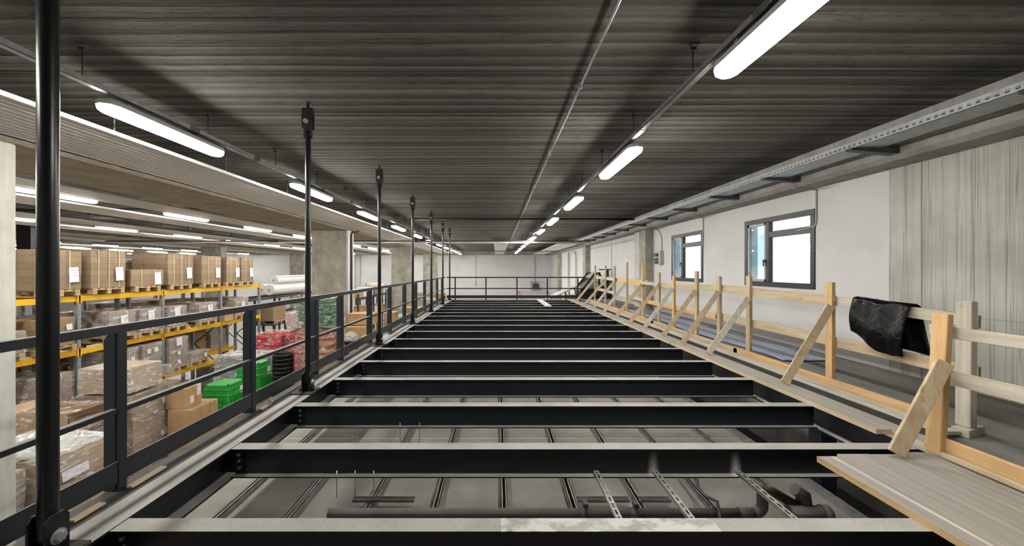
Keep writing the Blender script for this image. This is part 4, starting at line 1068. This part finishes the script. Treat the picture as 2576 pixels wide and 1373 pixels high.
def crate_stack(cx, cy, wx, wy, n, dz, z0, mat, lab, wrap=None, rim=0.03, cat='crate stack', jitter=0.015, bodyh=0.28, taper=0.12, seed=0, group=None, paper=None):
    """nested crates, each one a part with a body and a rim"""
    r = thing('crate_stack', (cx, cy, z0), lab, cat, group); rnd = random.Random(seed)
    for i in range(n):
        dx, dy = rnd.uniform(-jitter, jitter), rnd.uniform(-jitter, jitter); z = z0 + i * dz
        mb = MB()
        def ring(s, zz): return [(cx + dx + a * wx / 2 * s, cy + dy + b * wy / 2 * s, zz) for a, b in ((-1, -.86), (-.86, -1), (.86, -1), (1, -.86), (1, .86), (.86, 1), (-.86, 1), (-1, .86))]
        lv = [(1 - taper, z), (0.97, z + bodyh - 0.05), (1.0, z + bodyh - 0.05), (1.0, z + bodyh), (0.95, z + bodyh), (0.93, z + bodyh - 0.03), (1 - taper - 0.04, z + 0.02)]
        vs = [p for s_, zz in lv for p in ring(s_, zz)]; fs = []
        for k in range(len(lv) - 1):
            for q in range(8): fs.append((k * 8 + q, k * 8 + (q + 1) % 8, (k + 1) * 8 + (q + 1) % 8, (k + 1) * 8 + q))
        fs.append(tuple(range(8))[::-1]); fs.append(tuple((len(lv) - 1) * 8 + q for q in range(8)))
        mb.add(vs, fs); mb.build('crate', M[mat], r)
    if paper:
        for y, z in paper: MB().box(cx + wx / 2 + 0.03, cx + wx / 2 + 0.035, y - 0.07, y + 0.07, z, z + 0.16).build('shipping_label', M['label'], r)
    if wrap:
        h = n * dz + bodyh
        lumpy_box(cx - wx / 2 - 0.03, cx + wx / 2 + 0.03, cy - wy / 2 - 0.03, cy + wy / 2 + 0.03, z0, z0 + h, 0.03, 0.10, 4.5, 0.0, seed + 0.7, 0.05).build('film_wrap', M[wrap], r)
    return r

def rib_crate(cx, cy, wx, wy, h, z0, lab, rz=0.0):
    """green ribbed crate lying upside down: narrow bottom up, flared lip below"""
    r = thing('plastic_crate', (cx, cy, z0), lab, 'crate', 'green ribbed crates')
    def ring(s, zz, c=.88): return [(cx + a * wx / 2 * s, cy + b * wy / 2 * s, zz) for a, b in ((-1, -c), (-c, -1), (c, -1), (1, -c), (1, c), (c, 1), (-c, 1), (-1, c))]
    lv = [(1.14, z0), (1.15, z0 + 0.03), (1.08, z0 + 0.05), (1.06, z0 + 0.14), (0.985, z0 + 0.16), (0.93, z0 + h * 0.55), (0.95, z0 + h * 0.56), (0.94, z0 + h * 0.62), (0.91, z0 + h * 0.63), (0.90, z0 + h * 0.78), (0.92, z0 + h * 0.79), (0.91, z0 + h * 0.84), (0.88, z0 + h * 0.85), (0.86, z0 + h)]
    vs = [p for s_, zz in lv for p in ring(s_, zz)]; fs = []
    for k in range(len(lv) - 1):
        for q in range(8): fs.append((k * 8 + q, k * 8 + (q + 1) % 8, (k + 1) * 8 + (q + 1) % 8, (k + 1) * 8 + q))
    fs.append(tuple(range(8))[::-1]); fs.append(tuple((len(lv) - 1) * 8 + q for q in range(8)))
    MB().add(vs, fs).build('shell', M['green'], r, 0.008)
    b = MB()
    for i in range(7):
        y = cy - wy * 0.36 + wy * 0.12 * i
        b.bar((cx + wx / 2 * 1.03, y, z0 + 0.17), (cx + wx / 2 * 0.955, y, z0 + h * 0.52), 0.025, 0.03, (1, 0, 0))
    for i in range(7):
        x = cx - wx * 0.36 + wx * 0.12 * i
        b.bar((x, cy - wy / 2 * 1.03, z0 + 0.17), (x, cy - wy / 2 * 0.955, z0 + h * 0.52), 0.025, 0.03, (0, 1, 0))
    b.build('ribs', M['green'], r)
    k = MB()
    for a, c in ((-1, -1), (1, -1), (1, 1), (-1, 1)): k.tube([(cx + a * wx * 0.39, cy + c * wy * 0.39, z0 + h - 0.005), (cx + a * wx * 0.39, cy + c * wy * 0.39, z0 + h + 0.02)], 0.03, 10)
    k.build('foot_plug', M['black_plastic'], r)
    MB().box(cx + wx * 0.462, cx + wx * 0.468, cy + wy * 0.12, cy + wy * 0.36, z0 + h * 0.52, z0 + h * 0.80).build('paper_label', M['label'], r)
    return r

def carton(x0, x1, y0, y1, z0, z1, lab, paper=None, mat='carton', name='carton_box', group=None, tape=True, axis='y'):
    r = thing(name, ((x0 + x1) / 2, (y0 + y1) / 2, z0), lab, 'box', group)
    MB().box(x0, x1, y0, y1, z0, z1).build('box', M[mat], r, 0.006)
    if tape:
        y = (y0 + y1) / 2; s = MB()
        s.box(x0 - 0.001, x1 + 0.001, y - 0.03, y + 0.03, z1 + 0.0005, z1 + 0.002); s.box(x1 + 0.0005, x1 + 0.002, y - 0.03, y + 0.03, z1 - 0.12, z1 + 0.002); s.build('tape', M['tape'], r)
    if paper:
        for fy, fz, w, h in paper:
            y = y0 + (y1 - y0) * fy; z = z0 + (z1 - z0) * fz
            MB().box(x1 + 0.003, x1 + 0.006, y - w / 2, y + w / 2, z, z + h).build('label', M['label'], r)
    return r

def build_floor_loads():
    G = 'wrapped pallet loads on the floor by the guardrail'
    # bottom left, behind the near pole
    pallet(-6.93, 5.86, 0, 'pallet under the wrapped load beside the near pole', 'pallets on the floor')
    pallet(-7.2, 4.95, 0, 'pallet under the wrapped load at the left frame edge', 'pallets on the floor')
    load(-7.45, -6.3, 5.46, 6.22, 0.146, 1.74, 'film wrapped box with a wide white label just right of the near pole', 'carton_plain', group=G, paper=[(0.36, 0.80, 0.36, 0.15)], wrap='wrap', seed=101, amp=0.02)
    load(-7.75, -6.6, 4.58, 5.34, 0.146, 1.70, 'film wrapped carton load at the lower left frame edge', 'carton_stack', group=G, wrap='wrap_thick', seed=103, amp=0.03)
    whole(lumpy_box(-7.25, -6.5, 5.55, 6.12, 1.80, 1.98, 0.05, 0.08, 5, 0.4, 5.0, 0.07), 'wrapped_bag', M['lime_bag'], 'lime and white bag slumped under film on the labelled box', 'bag')
    def veil(u, v):
        x = -7.5 + 1.22 * u; y = 5.42 + 0.84 * v
        e = max(abs(u - 0.5), abs(v - 0.5)) * 2
        return (x, y, 2.06 - 0.24 * e ** 2 + 0.035 * noise.noise(Vector((x * 5, y * 3, 4))) + 0.015 * noise.noise(Vector((x * 14, y * 5, 1))))
    whole(cloth(veil, 24, 20, 0.003), 'film_sheet', M['wrap_thick'], 'crumpled clear film over the lime bag beside the near pole', 'film')
    # open box behind
    pallet(-8.3, 7.3, 0, 'pallet under the open carton beside the left column', 'pallets on the floor')
    load(-8.85, -7.75, 6.95, 7.68, 0.146, 1.40, 'carton load carrying the open box near the left column', 'carton_stack', group=G, wrap='wrap', seed=106, amp=0.02)
    r = thing('open_carton', (-8.3, 7.3, 1.46), 'open brown carton with pale flaps near the left column', 'box')
    m = MB(); x0, x1, y0, y1, z0, z1 = -8.8, -7.78, 6.98, 7.64, 1.465, 1.86
    m.box(x0, x1, y0, y1, z0, z0 + 0.01); m.box(x0, x0 + 0.01, y0, y1, z0, z1); m.box(x1 - 0.01, x1, y0, y1, z0, z1); m.box(x0, x1, y0, y0 + 0.01, z0, z1); m.box(x0, x1, y1 - 0.01, y1, z0, z1)
    m.build('box', M['carton'], r)
    for a, b in (((x1, 7.31, z1), (x1 + 0.22, 7.31, z1 + 0.07)), ((x0, 7.31, z1), (x0 - 0.2, 7.31, z1 + 0.1))): MB().bar(a, b, y1 - y0, 0.008).build('flap', M['tape'], r)
    lumpy_box(x0 - 0.02, x1 + 0.02, y0 - 0.02, y1 + 0.02, z0 - 0.02, z1 + 0.03, 0.02, 0.1, 5, 0, 8).build('film_wrap', M['wrap'], r)
    # big wrapped stack right of the first post
    pallet(-7.98, 8.4, 0, 'pallet under the tall wrapped stack left of the taped boxes', 'pallets on the floor')
    load(-8.55, -7.40, 7.82, 8.98, 0.146, 1.90, 'tall wrapped brown stack in the first railing gap', 'carton_stack', group=G, wrap='wrap', seed=111, amp=0.012,
         paper=[(0.62, 0.80, 0.12, 0.2), (0.86, 0.82, 0.14, 0.14), (0.63, 0.40, 0.2, 0.13), (0.86, 0.40, 0.2, 0.13), (0.22, 0.22, 0.16, 0.14), (0.5, 0.22, 0.16, 0.14)])
    load(-8.5, -7.5, 7.84, 8.55, 1.965, 2.45, 'wrapped carton with a white top standing on the tall brown stack', 'carton', group=G, wrap='wrap_thick', seed=113, amp=0.01, name='carton_box', cat='box')
    # film that slopes from the top carton down to the stack edge
    def slope(u, v):
        y = 8.63 + 0.5 * v + 0.02 * math.sin(u * 14); x = -8.5 + 1.16 * u
        z = 2.38 - 0.42 * (v ** 0.6) + 0.03 * noise.noise(Vector((u * 8, v * 6, 3)))
        return (x, y, z)
    whole(cloth(slope, 20, 14, 0.003), 'film_sheet', M['wrap_thick'], 'clear film stretched from the white topped carton down the stack', 'film')
    # taped boxes and the single box on them
    pallet(-6.93, 8.95, 0, 'pallet under the row of taped brown boxes', 'pallets on the floor', PI / 2)
    for lv in range(2):
        for i in range(3):
            carton(-7.25, -6.7, 8.46 + i * 0.262, 8.46 + i * 0.262 + 0.25, 0.146 + lv * 0.63, 0.146 + lv * 0.63 + 0.625, 'taped brown box in the %s layer by the green crates, %s of three' % (('bottom', 'upper')[lv], ORD[i]), group='taped boxes beside the wrapped stack')
    carton(-7.32, -6.9, 8.50, 8.98, 1.403, 1.85, 'single brown box with two paper labels on top of the taped boxes', [(0.40, 0.18, 0.11, 0.17), (0.82, 0.45, 0.11, 0.26)])
    # green crates on boxes
    carton(-7.5, -6.65, 9.55, 10.35, 0.5, 0.96, 'brown carton under the front green crate', tape=False); carton(-7.5, -6.65, 9.55, 10.35, 0.0, 0.495, 'lowest brown carton under the front green crate', tape=False)
    rib_crate(-7.05, 9.95, 0.72, 0.72, 0.62, 0.965, 'bright green ribbed crate with a white label, the front one')
    carton(-7.5, -6.65, 10.8, 11.5, 0.0, 1.0, 'brown carton under the back green crate', tape=False)
    rib_crate(-7.05, 11.15, 0.72, 0.66, 0.82, 1.005, 'bright green ribbed crate partly behind the second post')
    # grey wrapped stack, black buckets, red and green stacks
    crate_stack(-7.75, 12.05, 1.5, 0.85, 15, 0.10, 0.146, 'silver', 'grey crates wrapped in clear film behind the second railing post', 'wrap_thick', seed=2, paper=[(12.0, 0.9), (12.25, 0.9)])
    pallet(-7.75, 12.05, 0, 'pallet under the grey wrapped crates', 'pallets on the floor')
    r = thing('bucket_stack', (-5.9, 10.6, 0), 'nested black buckets between the grey and red wrapped stacks', 'bucket stack')
    for i in range(17):
        z = 0.0 + i * 0.113
        MB().lathe([(0.0, z), (0.25, z), (0.262, z + 0.33), (0.268, z + 0.33), (0.268, z + 0.37), (0.25, z + 0.37), (0.245, z + 0.33), (0.23, z + 0.03), (0, z + 0.03)], (-5.9, 10.6, 0), 22).build('bucket', M['black_plastic'], r)
    crate_stack(-7.66, 13.25, 0.92, 0.9, 17, 0.125, 0.0, 'red', 'left half of the big stack of red crates under clear film', 'film_clear', seed=4, jitter=0.03, group='red crates under film')
    crate_stack(-6.55, 13.25, 0.92, 0.9, 18, 0.125, 0.0, 'red', 'right half of the big stack of red crates under clear film', 'film_clear', seed=5, jitter=0.03, group='red crates under film')
    load(-7.1, -6.2, 12.95, 13.6, 2.57, 3.02, 'milky wrapped bundle with red corners on top of the red crates', 'pink', cat='bundle', name='wrapped_bundle', wrap='wrap_thick', seed=131, amp=0.05)
    # terracotta pots under green crates
    r = thing('pot_stack', (-5.1, 11.15, 0), 'film wrapped terracotta pots under the tall green crates', 'pot stack')
    for i in range(2):
        for j in range(2):
            m = MB(); px, py = -5.33 + i * 0.46, 10.92 + j * 0.46; prof = []
            for k in range(14):
                z = k * 0.2; prof += [(0.18, z), (0.215, z + 0.15), (0.228, z + 0.152), (0.228, z + 0.198)]
            prof.append((0.0, 2.82))
            m.lathe(prof, (px, py, 0), 16).build('pot_column', M['terracotta'], r)
    lumpy_box(-5.6, -4.6, 10.65, 11.65, 0.0, 2.86, 0.02, 0.12, 4, 0, 17).build('film_wrap', M['film_clear'], r)
    crate_stack(-5.1, 11.15, 0.95, 0.95, 6, 0.105, 2.885, 'dark_green', 'tall film wrapped stack of green crates before the second column', 'film_clear', seed=6, bodyh=0.24)
    crate_stack(-7.4, 15.2, 0.8, 0.8, 25, 0.13, 0.0, 'dark_green', 'green crates half hidden left of the second hanger rod', 'film_clear', seed=8)
    # black pots in clear bag
    r = thing('bucket_stack', (-4.2, 11.0, 0), 'black pots under a torn clear bag beside the second column', 'bucket stack')
    for i in range(12):
        z = i * 0.2
        MB().lathe([(0.0, z), (0.17, z), (0.2, z + 0.24), (0.22, z + 0.24), (0.22, z + 0.28), (0.19, z + 0.28), (0, z + 0.05)], (-4.2, 11.0, 0), 18).build('pot', M['black_plastic'], r)
    lumpy_box(-4.38, -4.0, 10.8, 11.2, 2.15, 2.72, 0.05, 0.07, 5, 0.4, 23, 0.1).build('clear_bag', M['wrap_thick'], r)
    # right of the second column
    carton(-5.3, -4.45, 13.6, 14.3, 2.52, 2.92, 'long brown box on the stack right of the second column', tape=True)
    carton(-5.45, -4.5, 13.3, 14.2, 2.1, 2.5, 'wide brown box below the long box right of the second column')
    load(-5.45, -4.5, 13.3, 14.2, 0, 2.08, 'tall brown carton stack on the floor right of the second column', 'carton_stack', seed=140)
    carton(-4.35, -3.95, 12.2, 12.7, 1.95, 2.35, 'light brown box with dark print facing the guardrail', mat='carton', group=None)
    load(-4.4, -3.9, 12.15, 12.75, 0, 1.93, 'brown cartons under the printed light brown box', 'carton_stack', seed=141)
    carton(-4.2, -3.8, 14.2, 14.8, 2.0, 2.9, 'upright pale brown carton behind the fifth railing post', [(0.4, 0.3, 0.2, 0.3)])
    load(-4.25, -3.75, 14.1, 14.9, 0, 1.98, 'carton stack under the upright pale carton', 'carton_stack', seed=142)
    load(-4.6, -3.7, 16.2, 17.2, 2.0, 2.5, 'white film wrapped load on a pallet behind the third rod', 'carton_grey', wrap='wrap_thick', seed=143, cat='wrapped load', name='wrapped_load')
    pallet(-4.15, 16.7, 1.85, 'pallet under the white wrapped load behind the third rod', 'pallets on the floor')
    nc = load(-4.6, -3.7, 16.2, 17.2, 0, 1.84, 'dark crates with white number cards below the white wrapped load', 'dark_load', cat='crate stack', name='crate_load', seed=144)
    number_cards(nc)
    for i, (x, y, h) in enumerate(((-4.3, 19.2, 2.55), (-4.0, 22.8, 2.7), (-3.9, 25.0, 2.9), (-5.6, 27.5, 2.8))):
        load(x - 0.5, x + 0.4, y, y + 1.1, 0, h, 'distant brown load seen through the railing, %s beyond the third rod' % ORD[i], ('carton_stack', 'carton_grey')[i % 2], wrap='wrap' if i % 2 else None, group='distant loads past the third rod', seed=150 + i)
M['carton_plain'] = simple('film_browned_carton', (0.36, 0.24, 0.135), (0.47, 0.33, 0.20), 2.5, 0.7)
M['lime_bag'] = simple('lime_white_film', (0.55, 0.62, 0.40), (0.72, 0.73, 0.66), 3, 0.3)
M['pink'] = simple('pink_plastic', (0.50, 0.20, 0.20), (0.66, 0.50, 0.49), 3, 0.4)
M['dark_load'] = simple('dark_crate', (0.03, 0.03, 0.035), (0.07, 0.065, 0.065), 7, 0.5)

def number_cards(r):
    for i, y in enumerate((16.42, 16.9)):
        c = MB().box(-3.672, -3.662, y - 0.17, y + 0.17, 1.42, 1.72).build('number_card', M['white_plastic'], r)
        if i == 0:
            cu = bpy.data.curves.new('number', 'FONT'); cu.body = '02'; cu.size = 0.27; cu.extrude = 0.002; cu.align_x = 'CENTER'
            o = bpy.data.objects.new('number', cu); C.objects.link(o)
            me = bpy.data.meshes.new_from_object(o.evaluated_get(bpy.context.evaluated_depsgraph_get()))
            bpy.data.objects.remove(o); me.materials.clear(); me.materials.append(M['black_plastic'])
            o = bpy.data.objects.new('number', me); C.objects.link(o); o.parent = c
            o.rotation_euler = (PI / 2, 0, PI / 2); b = parent_loc(r); o.location = (-3.66 - b.x, y - b.y, 1.475 - b.z)
        else: MB().box(-3.662, -3.658, y - 0.10, y + 0.10, 1.5, 1.62).build('print', M['conduit'], c)

def build_far_storage():
    # cantilever rack with big film rolls
    r = build_rack(-11.2, 'dark cantilever rack under the big film rolls', True, [17.2, 19.4, 21.6, 24.0], (3.15, 2.2), name='cantilever_rack', bm='dark_rack', um='dark_rack', top=3.15)
    def roll(x, y0, y1, z, rad, lab):
        t = thing('film_roll', (x, (y0 + y1) / 2, z - rad), lab, 'roll', 'big film rolls')
        n = 24; pts = [(y0, rad * 0.96), (y0 + 0.03, rad)] + [(y0 + (y1 - y0) * k / 6, rad * (1 + 0.012 * (k % 2))) for k in range(1, 6)] + [(y1 - 0.03, rad), (y1, rad * 0.96)]
        MB().tube([(x, y, z) for y, _ in pts], [q for _, q in pts], n).build('film', M['clear_film'], t)
        MB().tube([(x, y0 - 0.01, z), (x, y0 + 0.03, z)], 0.07, 14).build('core', M['carton'], t)
        MB().box(x - 0.12, x + 0.1, y0 - 0.008, y0 + 0.002, z - 0.05, z + 0.16).build('label', M['label'], t)
    roll(-11.45, 19.3, 23.2, 3.46, 0.27, 'big white film roll facing the camera on the dark rack')
    roll(-12.0, 19.6, 23.6, 3.46, 0.26, 'big white film roll beside the front roll')
    roll(-11.75, 20.2, 23.6, 3.92, 0.235, 'white film roll lying on top of the two others')
    # pallet loads beyond the yellow rack
    L = [(-10.9, 17.0, 2.2, 0.7, 'carton_stack', 'brown box behind the end of the yellow rack'), (-9.6, 18.4, 2.15, 0.5, 'carton_grey', 'pale wrapped load beyond the yellow rack end'), (-8.4, 18.2, 2.35, 0.5, 'pale_boards', 'pile of pale timber boards on a dark pallet')]
    for i, (x, y, z, h, m, lab) in enumerate(L):
        load(x, x + 1.0, y, y + 1.0, z, z + h, lab, m, seed=200 + i, wrap='wrap' if m == 'carton_grey' else None)
        pallet(x + 0.5, y + 0.5, z - 0.148, 'pallet under the ' + lab, 'pallets beyond the rack')
        build_stand(x - 0.05, x + 1.05, y, y + 1.0, z - 0.151, 'dark steel stand carrying the ' + lab)
    load(-9.3, -8.2, 14.6, 15.8, 0, 1.4, 'brown wrapped load in the aisle left of the red crates', 'carton_stack', seed=211, wrap='wrap')
    load(-9.7, -8.9, 17.0, 17.9, 0, 1.75, 'grey wrapped load on the floor beyond the rack', 'carton_grey', seed=212, wrap='wrap')
    load(-8.2, -7.2, 16.0, 17.0, 0, 1.6, 'wrapped load on the floor behind the red crates', 'carton_stack', seed=213, wrap='wrap')
    # shelf rack right of the second column
    build_rack(-7.2, 'dark shelf rack with small boxes right of the second column', True, [20.0, 22.5, 25.0], (3.0, 1.9), name='shelf_rack', bm='dark_rack', um='dark_rack', top=3.2)
    rnd = random.Random(11); k = 0
    for zl in (3.0, 1.9):
        for i in range(8):
            y = 20.14 + (i % 4) * 0.57 + (i // 4) * 2.5; h = rnd.uniform(0.25, 0.6)
            carton(-8.0, -7.2, y, y + 0.48, zl + 0.005, zl + h, 'box on the %s level of the dark shelf rack, %s from the left' % ('upper' if zl > 2 else 'lower', ORD[i]), mat=('carton', 'white_plastic', 'carton_grey', 'carton')[rnd.randrange(4)], group='boxes on the dark shelf rack', tape=False); k += 1
    build_stand(-10.0, -8.7, 27.9, 29.3, 2.6, 'dark stand under the pink wrapped boxes')
    for i in range(3): load(-9.95 + 0.45 * i, -9.58 + 0.45 * i, 28, 29.2, 2.605, 3.5, 'pinkish white wrapped boxes by the back wall, %s of three' % ORD[i], 'pale_wrap', wrap='wrap', seed=220 + i, group='pinkish wrapped boxes')
    # things on and before the back wall
    r = thing('mounted_heater', (3.9, YB, 2.4), 'dark fan heater with grey bracket on the back wall', 'heater')
    MB().box(3.62, 4.2, YB - 0.6, YB - 0.1, 2.5, 3.05).build('case', M['dark_rack'], r, 0.02)
    m = MB(); m.box(3.4, 4.6, YB - 0.12, YB - 0.005, 3.2, 3.25); m.box(3.4, 4.6, YB - 0.12, YB - 0.005, 2.3, 2.35); m.box(3.4, 3.45, YB - 0.1, YB - 0.005, 2.3, 3.25); m.bar((4.55, YB - 0.05, 3.2), (4.9, YB - 0.5, 3.0), 0.05, 0.05); m.box(3.7, 4.3, YB - 0.6, YB - 0.1, 2.38, 2.44)
    m.build('bracket', M['conduit'], r)
    for x in (3.64, 4.18): MB().box(x - 0.02, x + 0.02, YB - 0.62, YB - 0.6, 2.5, 3.05).build('grille_edge', M['black_metal'], r)
    MB().tube([(3.85, YB - 0.1, 3.05), (3.85, YB - 0.1, 5.8)], 0.045, 8).build('flue', M['conduit'], r)
    r = thing('canopy_frame', (3.4, 36, 0), 'grey flat canopy standing before the back wall', 'canopy')
    MB().box(2.2, 4.9, 34.5, 37.5, 2.18, 2.32).build('roof', M['conduit'], r)
    MB().bar((4.9, 36, 2.25), (5.5, 36, 2.05), 3.0, 0.06).build('side_flap', M['dull_galv'], r)
    for x in (2.3, 4.75):
        for y in (34.6, 37.3): MB().box(x - 0.06, x + 0.06, y, y + 0.12, 0, 2.18).build('leg', M['conduit'], r)
    for i, x in enumerate((2.15, 2.48)):
        r = thing('safety_sign', (x + 0.13, YB, 1.95), ('red fire safety sign on the back wall, left of the pair', 'red fire safety sign on the back wall, right of the pair')[i], 'sign')
        MB().box(x, x + 0.28, YB - 0.03, YB - 0.005, 1.92, 2.24).build('plate', M['red_sign'], r)
        p = MB()
        if i == 0: p.box(x + 0.12, x + 0.24, YB - 0.034, YB - 0.031, 1.98, 2.10); p.box(x + 0.05, x + 0.09, YB - 0.034, YB - 0.031, 1.98, 2.18)
        else: p.box(x + 0.1, x + 0.17, YB - 0.034, YB - 0.031, 1.98, 2.14); p.box(x + 0.12, x + 0.15, YB - 0.034, YB - 0.031, 2.14, 2.18)
        p.build('pictogram', M['white_plastic'], r)
    for i, x in enumerate((-14.5, -14.05)): whole(MB().tube([(x, YB - 0.06, 0), (x, YB - 0.06, 5.9)], 0.05, 8), 'wall_pipe', M['conduit'], 'grey vertical pipe on the back wall above the film rolls, %s of two' % ORD[i], 'pipe')
    whole(MB().tube([(-2.2, YB - 0.04, 3.0), (-2.2, YB - 0.04, 5.9)], 0.03, 8).box(-2.3, -2.1, YB - 0.08, YB, 2.8, 3.05), 'wall_conduit', M['conduit'], 'thin conduit with a small box on the back wall near the railing corner', 'conduit')
    # machine with a sloped cab at the far right
    build_machine()

def build_stand(x0, x1, y0, y1, z, lab):
    r = thing('steel_stand', ((x0 + x1) / 2, (y0 + y1) / 2, 0), lab, 'stand')
    MB().box(x0, x1, y0, y1, z - 0.05, z).build('top', M['dark_rack'], r)
    for x in (x0 + 0.04, x1 - 0.04):
        for y in (y0 + 0.04, y1 - 0.04): MB().box(x - 0.04, x + 0.04, y - 0.04, y + 0.04, 0, z - 0.05).build('leg', M['dark_rack'], r)
M['pale_boards'] = wood('pale_board_pile', (0.50, 0.42, 0.26), (0.66, 0.58, 0.40), 'Y')
M['pale_wrap'] = simple('pinkish_white_wrap', (0.55, 0.45, 0.44), (0.7, 0.64, 0.63), 6, 0.4)

def build_machine():
    y0, y1 = 18.7, 20.2; xb = 4.05
    r = thing('wheeled_machine', (4.7, 19.4, ZS), 'dark machine with sloped cab windows behind the far end of the barrier', 'machine')
    c = MB(); c.box(4.05, 5.5, y0, y1, ZS + 0.12, ZS + 0.42); c.box(4.9, 5.5, y0 + 0.1, y1 - 0.1, ZS + 0.42, ZS + 0.62); c.build('chassis', M['black_metal'], r, 0.03)
    for x in (4.3, 5.2):
        for y in (y0 - 0.03, y1 + 0.03): MB().tube([(x, y - 0.09, ZS + 0.2), (x, y + 0.09, ZS + 0.2)], 0.2, 18).build('wheel', M['black_plastic'], r)
    # cab: sloped front pillars, roof and door frame
    for y in (y0, y1):
        f = MB(); w = 0.08
        f.bar((4.10, y, ZS + 0.42), (4.72, y, ZS + 1.22), w, 0.08); f.bar((4.70, y, ZS + 1.22), (5.0, y, ZS + 1.26), w, 0.07); f.bar((4.95, y, ZS + 0.45), (4.97, y, ZS + 1.26), w, 0.08)
        f.bar((4.97, y, ZS + 1.2), (5.45, y, ZS + 0.62), w, 0.06); f.bar((4.10, y, ZS + 0.45), (5.45, y, ZS + 0.48), w, 0.08); f.bar((4.42, y, ZS + 0.80), (4.97, y, ZS + 0.80), w, 0.035)
        f.build('pillar_frame', M['black_metal'], r)
        g = MB().prism([(4.16, ZS + 0.5), (4.92, ZS + 0.5), (4.93, ZS + 1.2), (4.72, ZS + 1.17)], y - 0.01, y + 0.01, 'y'); g.build('side_window', M['cab_glass'], r)
    g = MB(); g.bar((4.14, (y0 + y1) / 2, ZS + 0.5), (4.9, (y0 + y1) / 2, ZS + 1.22), y1 - y0 - 0.1, 0.015); g.build('windscreen', M['cab_glass'], r)
    MB().bar((4.62, (y0 + y1) / 2, ZS + 1.02), (4.96, (y0 + y1) / 2, ZS + 1.28), y1 - y0, 0.05).build('roof', M['cab_paint'], r)
    p = MB(); p.box(5.32, 5.42, y0, y0 + 0.12, ZS + 0.4, ZS + 1.42); p.box(4.95, 5.55, y0, y0 + 0.1, ZS + 1.40, ZS + 1.45); p.box(5.1, 5.55, y0, y0 + 0.08, ZS + 0.82, ZS + 0.87); p.build('mast', M['black_metal'], r)
    b = MB(); b.bar((4.2, 19.3, ZS + 0.52), (3.98, 19.2, ZS + 0.40), 0.6, 0.08); b.build('nose', M['cab_paint'], r)
    for y in (y0 + 0.2, y1 - 0.2): MB().tube([(4.06, y, ZS + 0.5), (4.0, y, ZS + 0.48)], 0.07, 12).build('lamp', M['white_plastic'], r)
    # sloping grey loading ramp beyond the railing
    r = thing('loading_ramp', (3.3, 19.6, 0), 'grey sloping ramp plate beyond the end railing', 'ramp')
    MB().bar((2.5, 19.8, 2.95), (3.95, 19.8, 3.62), 1.2, 0.06).build('plate', M['cab_paint'], r)
    for x, z in ((2.6, 2.95), (3.6, 3.4)):
        for y in (19.25, 20.35): MB().box(x - 0.04, x + 0.04, y - 0.04, y + 0.04, 0, z).build('leg', M['conduit'], r)

# ------------------------------------------------------------------ world and camera
def build_world():
    w = bpy.data.worlds.new('daylight'); bpy.context.scene.world = w; w.use_nodes = True
    nt = w.node_tree; nt.nodes.clear()
    bg = nt.nodes.new('ShaderNodeBackground'); out = nt.nodes.new('ShaderNodeOutputWorld')
    bg.inputs[0].default_value = (0.93, 0.97, 1.0, 1); bg.inputs[1].default_value = 1.7
    nt.links.new(bg.outputs[0], out.inputs[0])
    cd = bpy.data.cameras.new('camera'); cam = bpy.data.objects.new('camera', cd); C.objects.link(cam)
    cam.location = (0, 0, ZC); cam.rotation_euler = (PI / 2, 0, 0)
    cd.sensor_width = 36; cd.lens = 36 * F / 2576; cd.shift_x = (1288 - 1251) / 2576; cd.shift_y = -(686.5 - 677) / 2576
    cd.clip_start = 0.05; cd.clip_end = 300
    sc = bpy.context.scene; sc.camera = cam
    sc.view_settings.view_transform = 'Standard'; sc.view_settings.look = 'None'; sc.view_settings.gamma = 1; sc.view_settings.use_curve_mapping = False
    sc.view_settings.exposure = EXPOSURE
    sc.cycles.max_bounces = 5; sc.cycles.diffuse_bounces = 3; sc.cycles.glossy_bounces = 2; sc.cycles.transmission_bounces = 2; sc.cycles.transparent_max_bounces = 12; sc.cycles.use_light_tree = False
    sc.cycles.use_adaptive_sampling = True; sc.cycles.adaptive_threshold = 0.04; sc.cycles.adaptive_min_samples = 16
    sc.cycles.caustics_reflective = False; sc.cycles.caustics_refractive = False; sc.cycles.use_denoising = True
    sc.cycles.sample_clamp_indirect = 6.0

EXPOSURE = 0.0
build_setting(); build_window(1, W1); build_window(2, W2)
build_mezz(); build_rods(); build_guardrail(); build_false_ceiling(); build_timber(); build_sheets()
build_lamps(); build_ceiling_services(); build_right_services(); build_storage(); build_world()
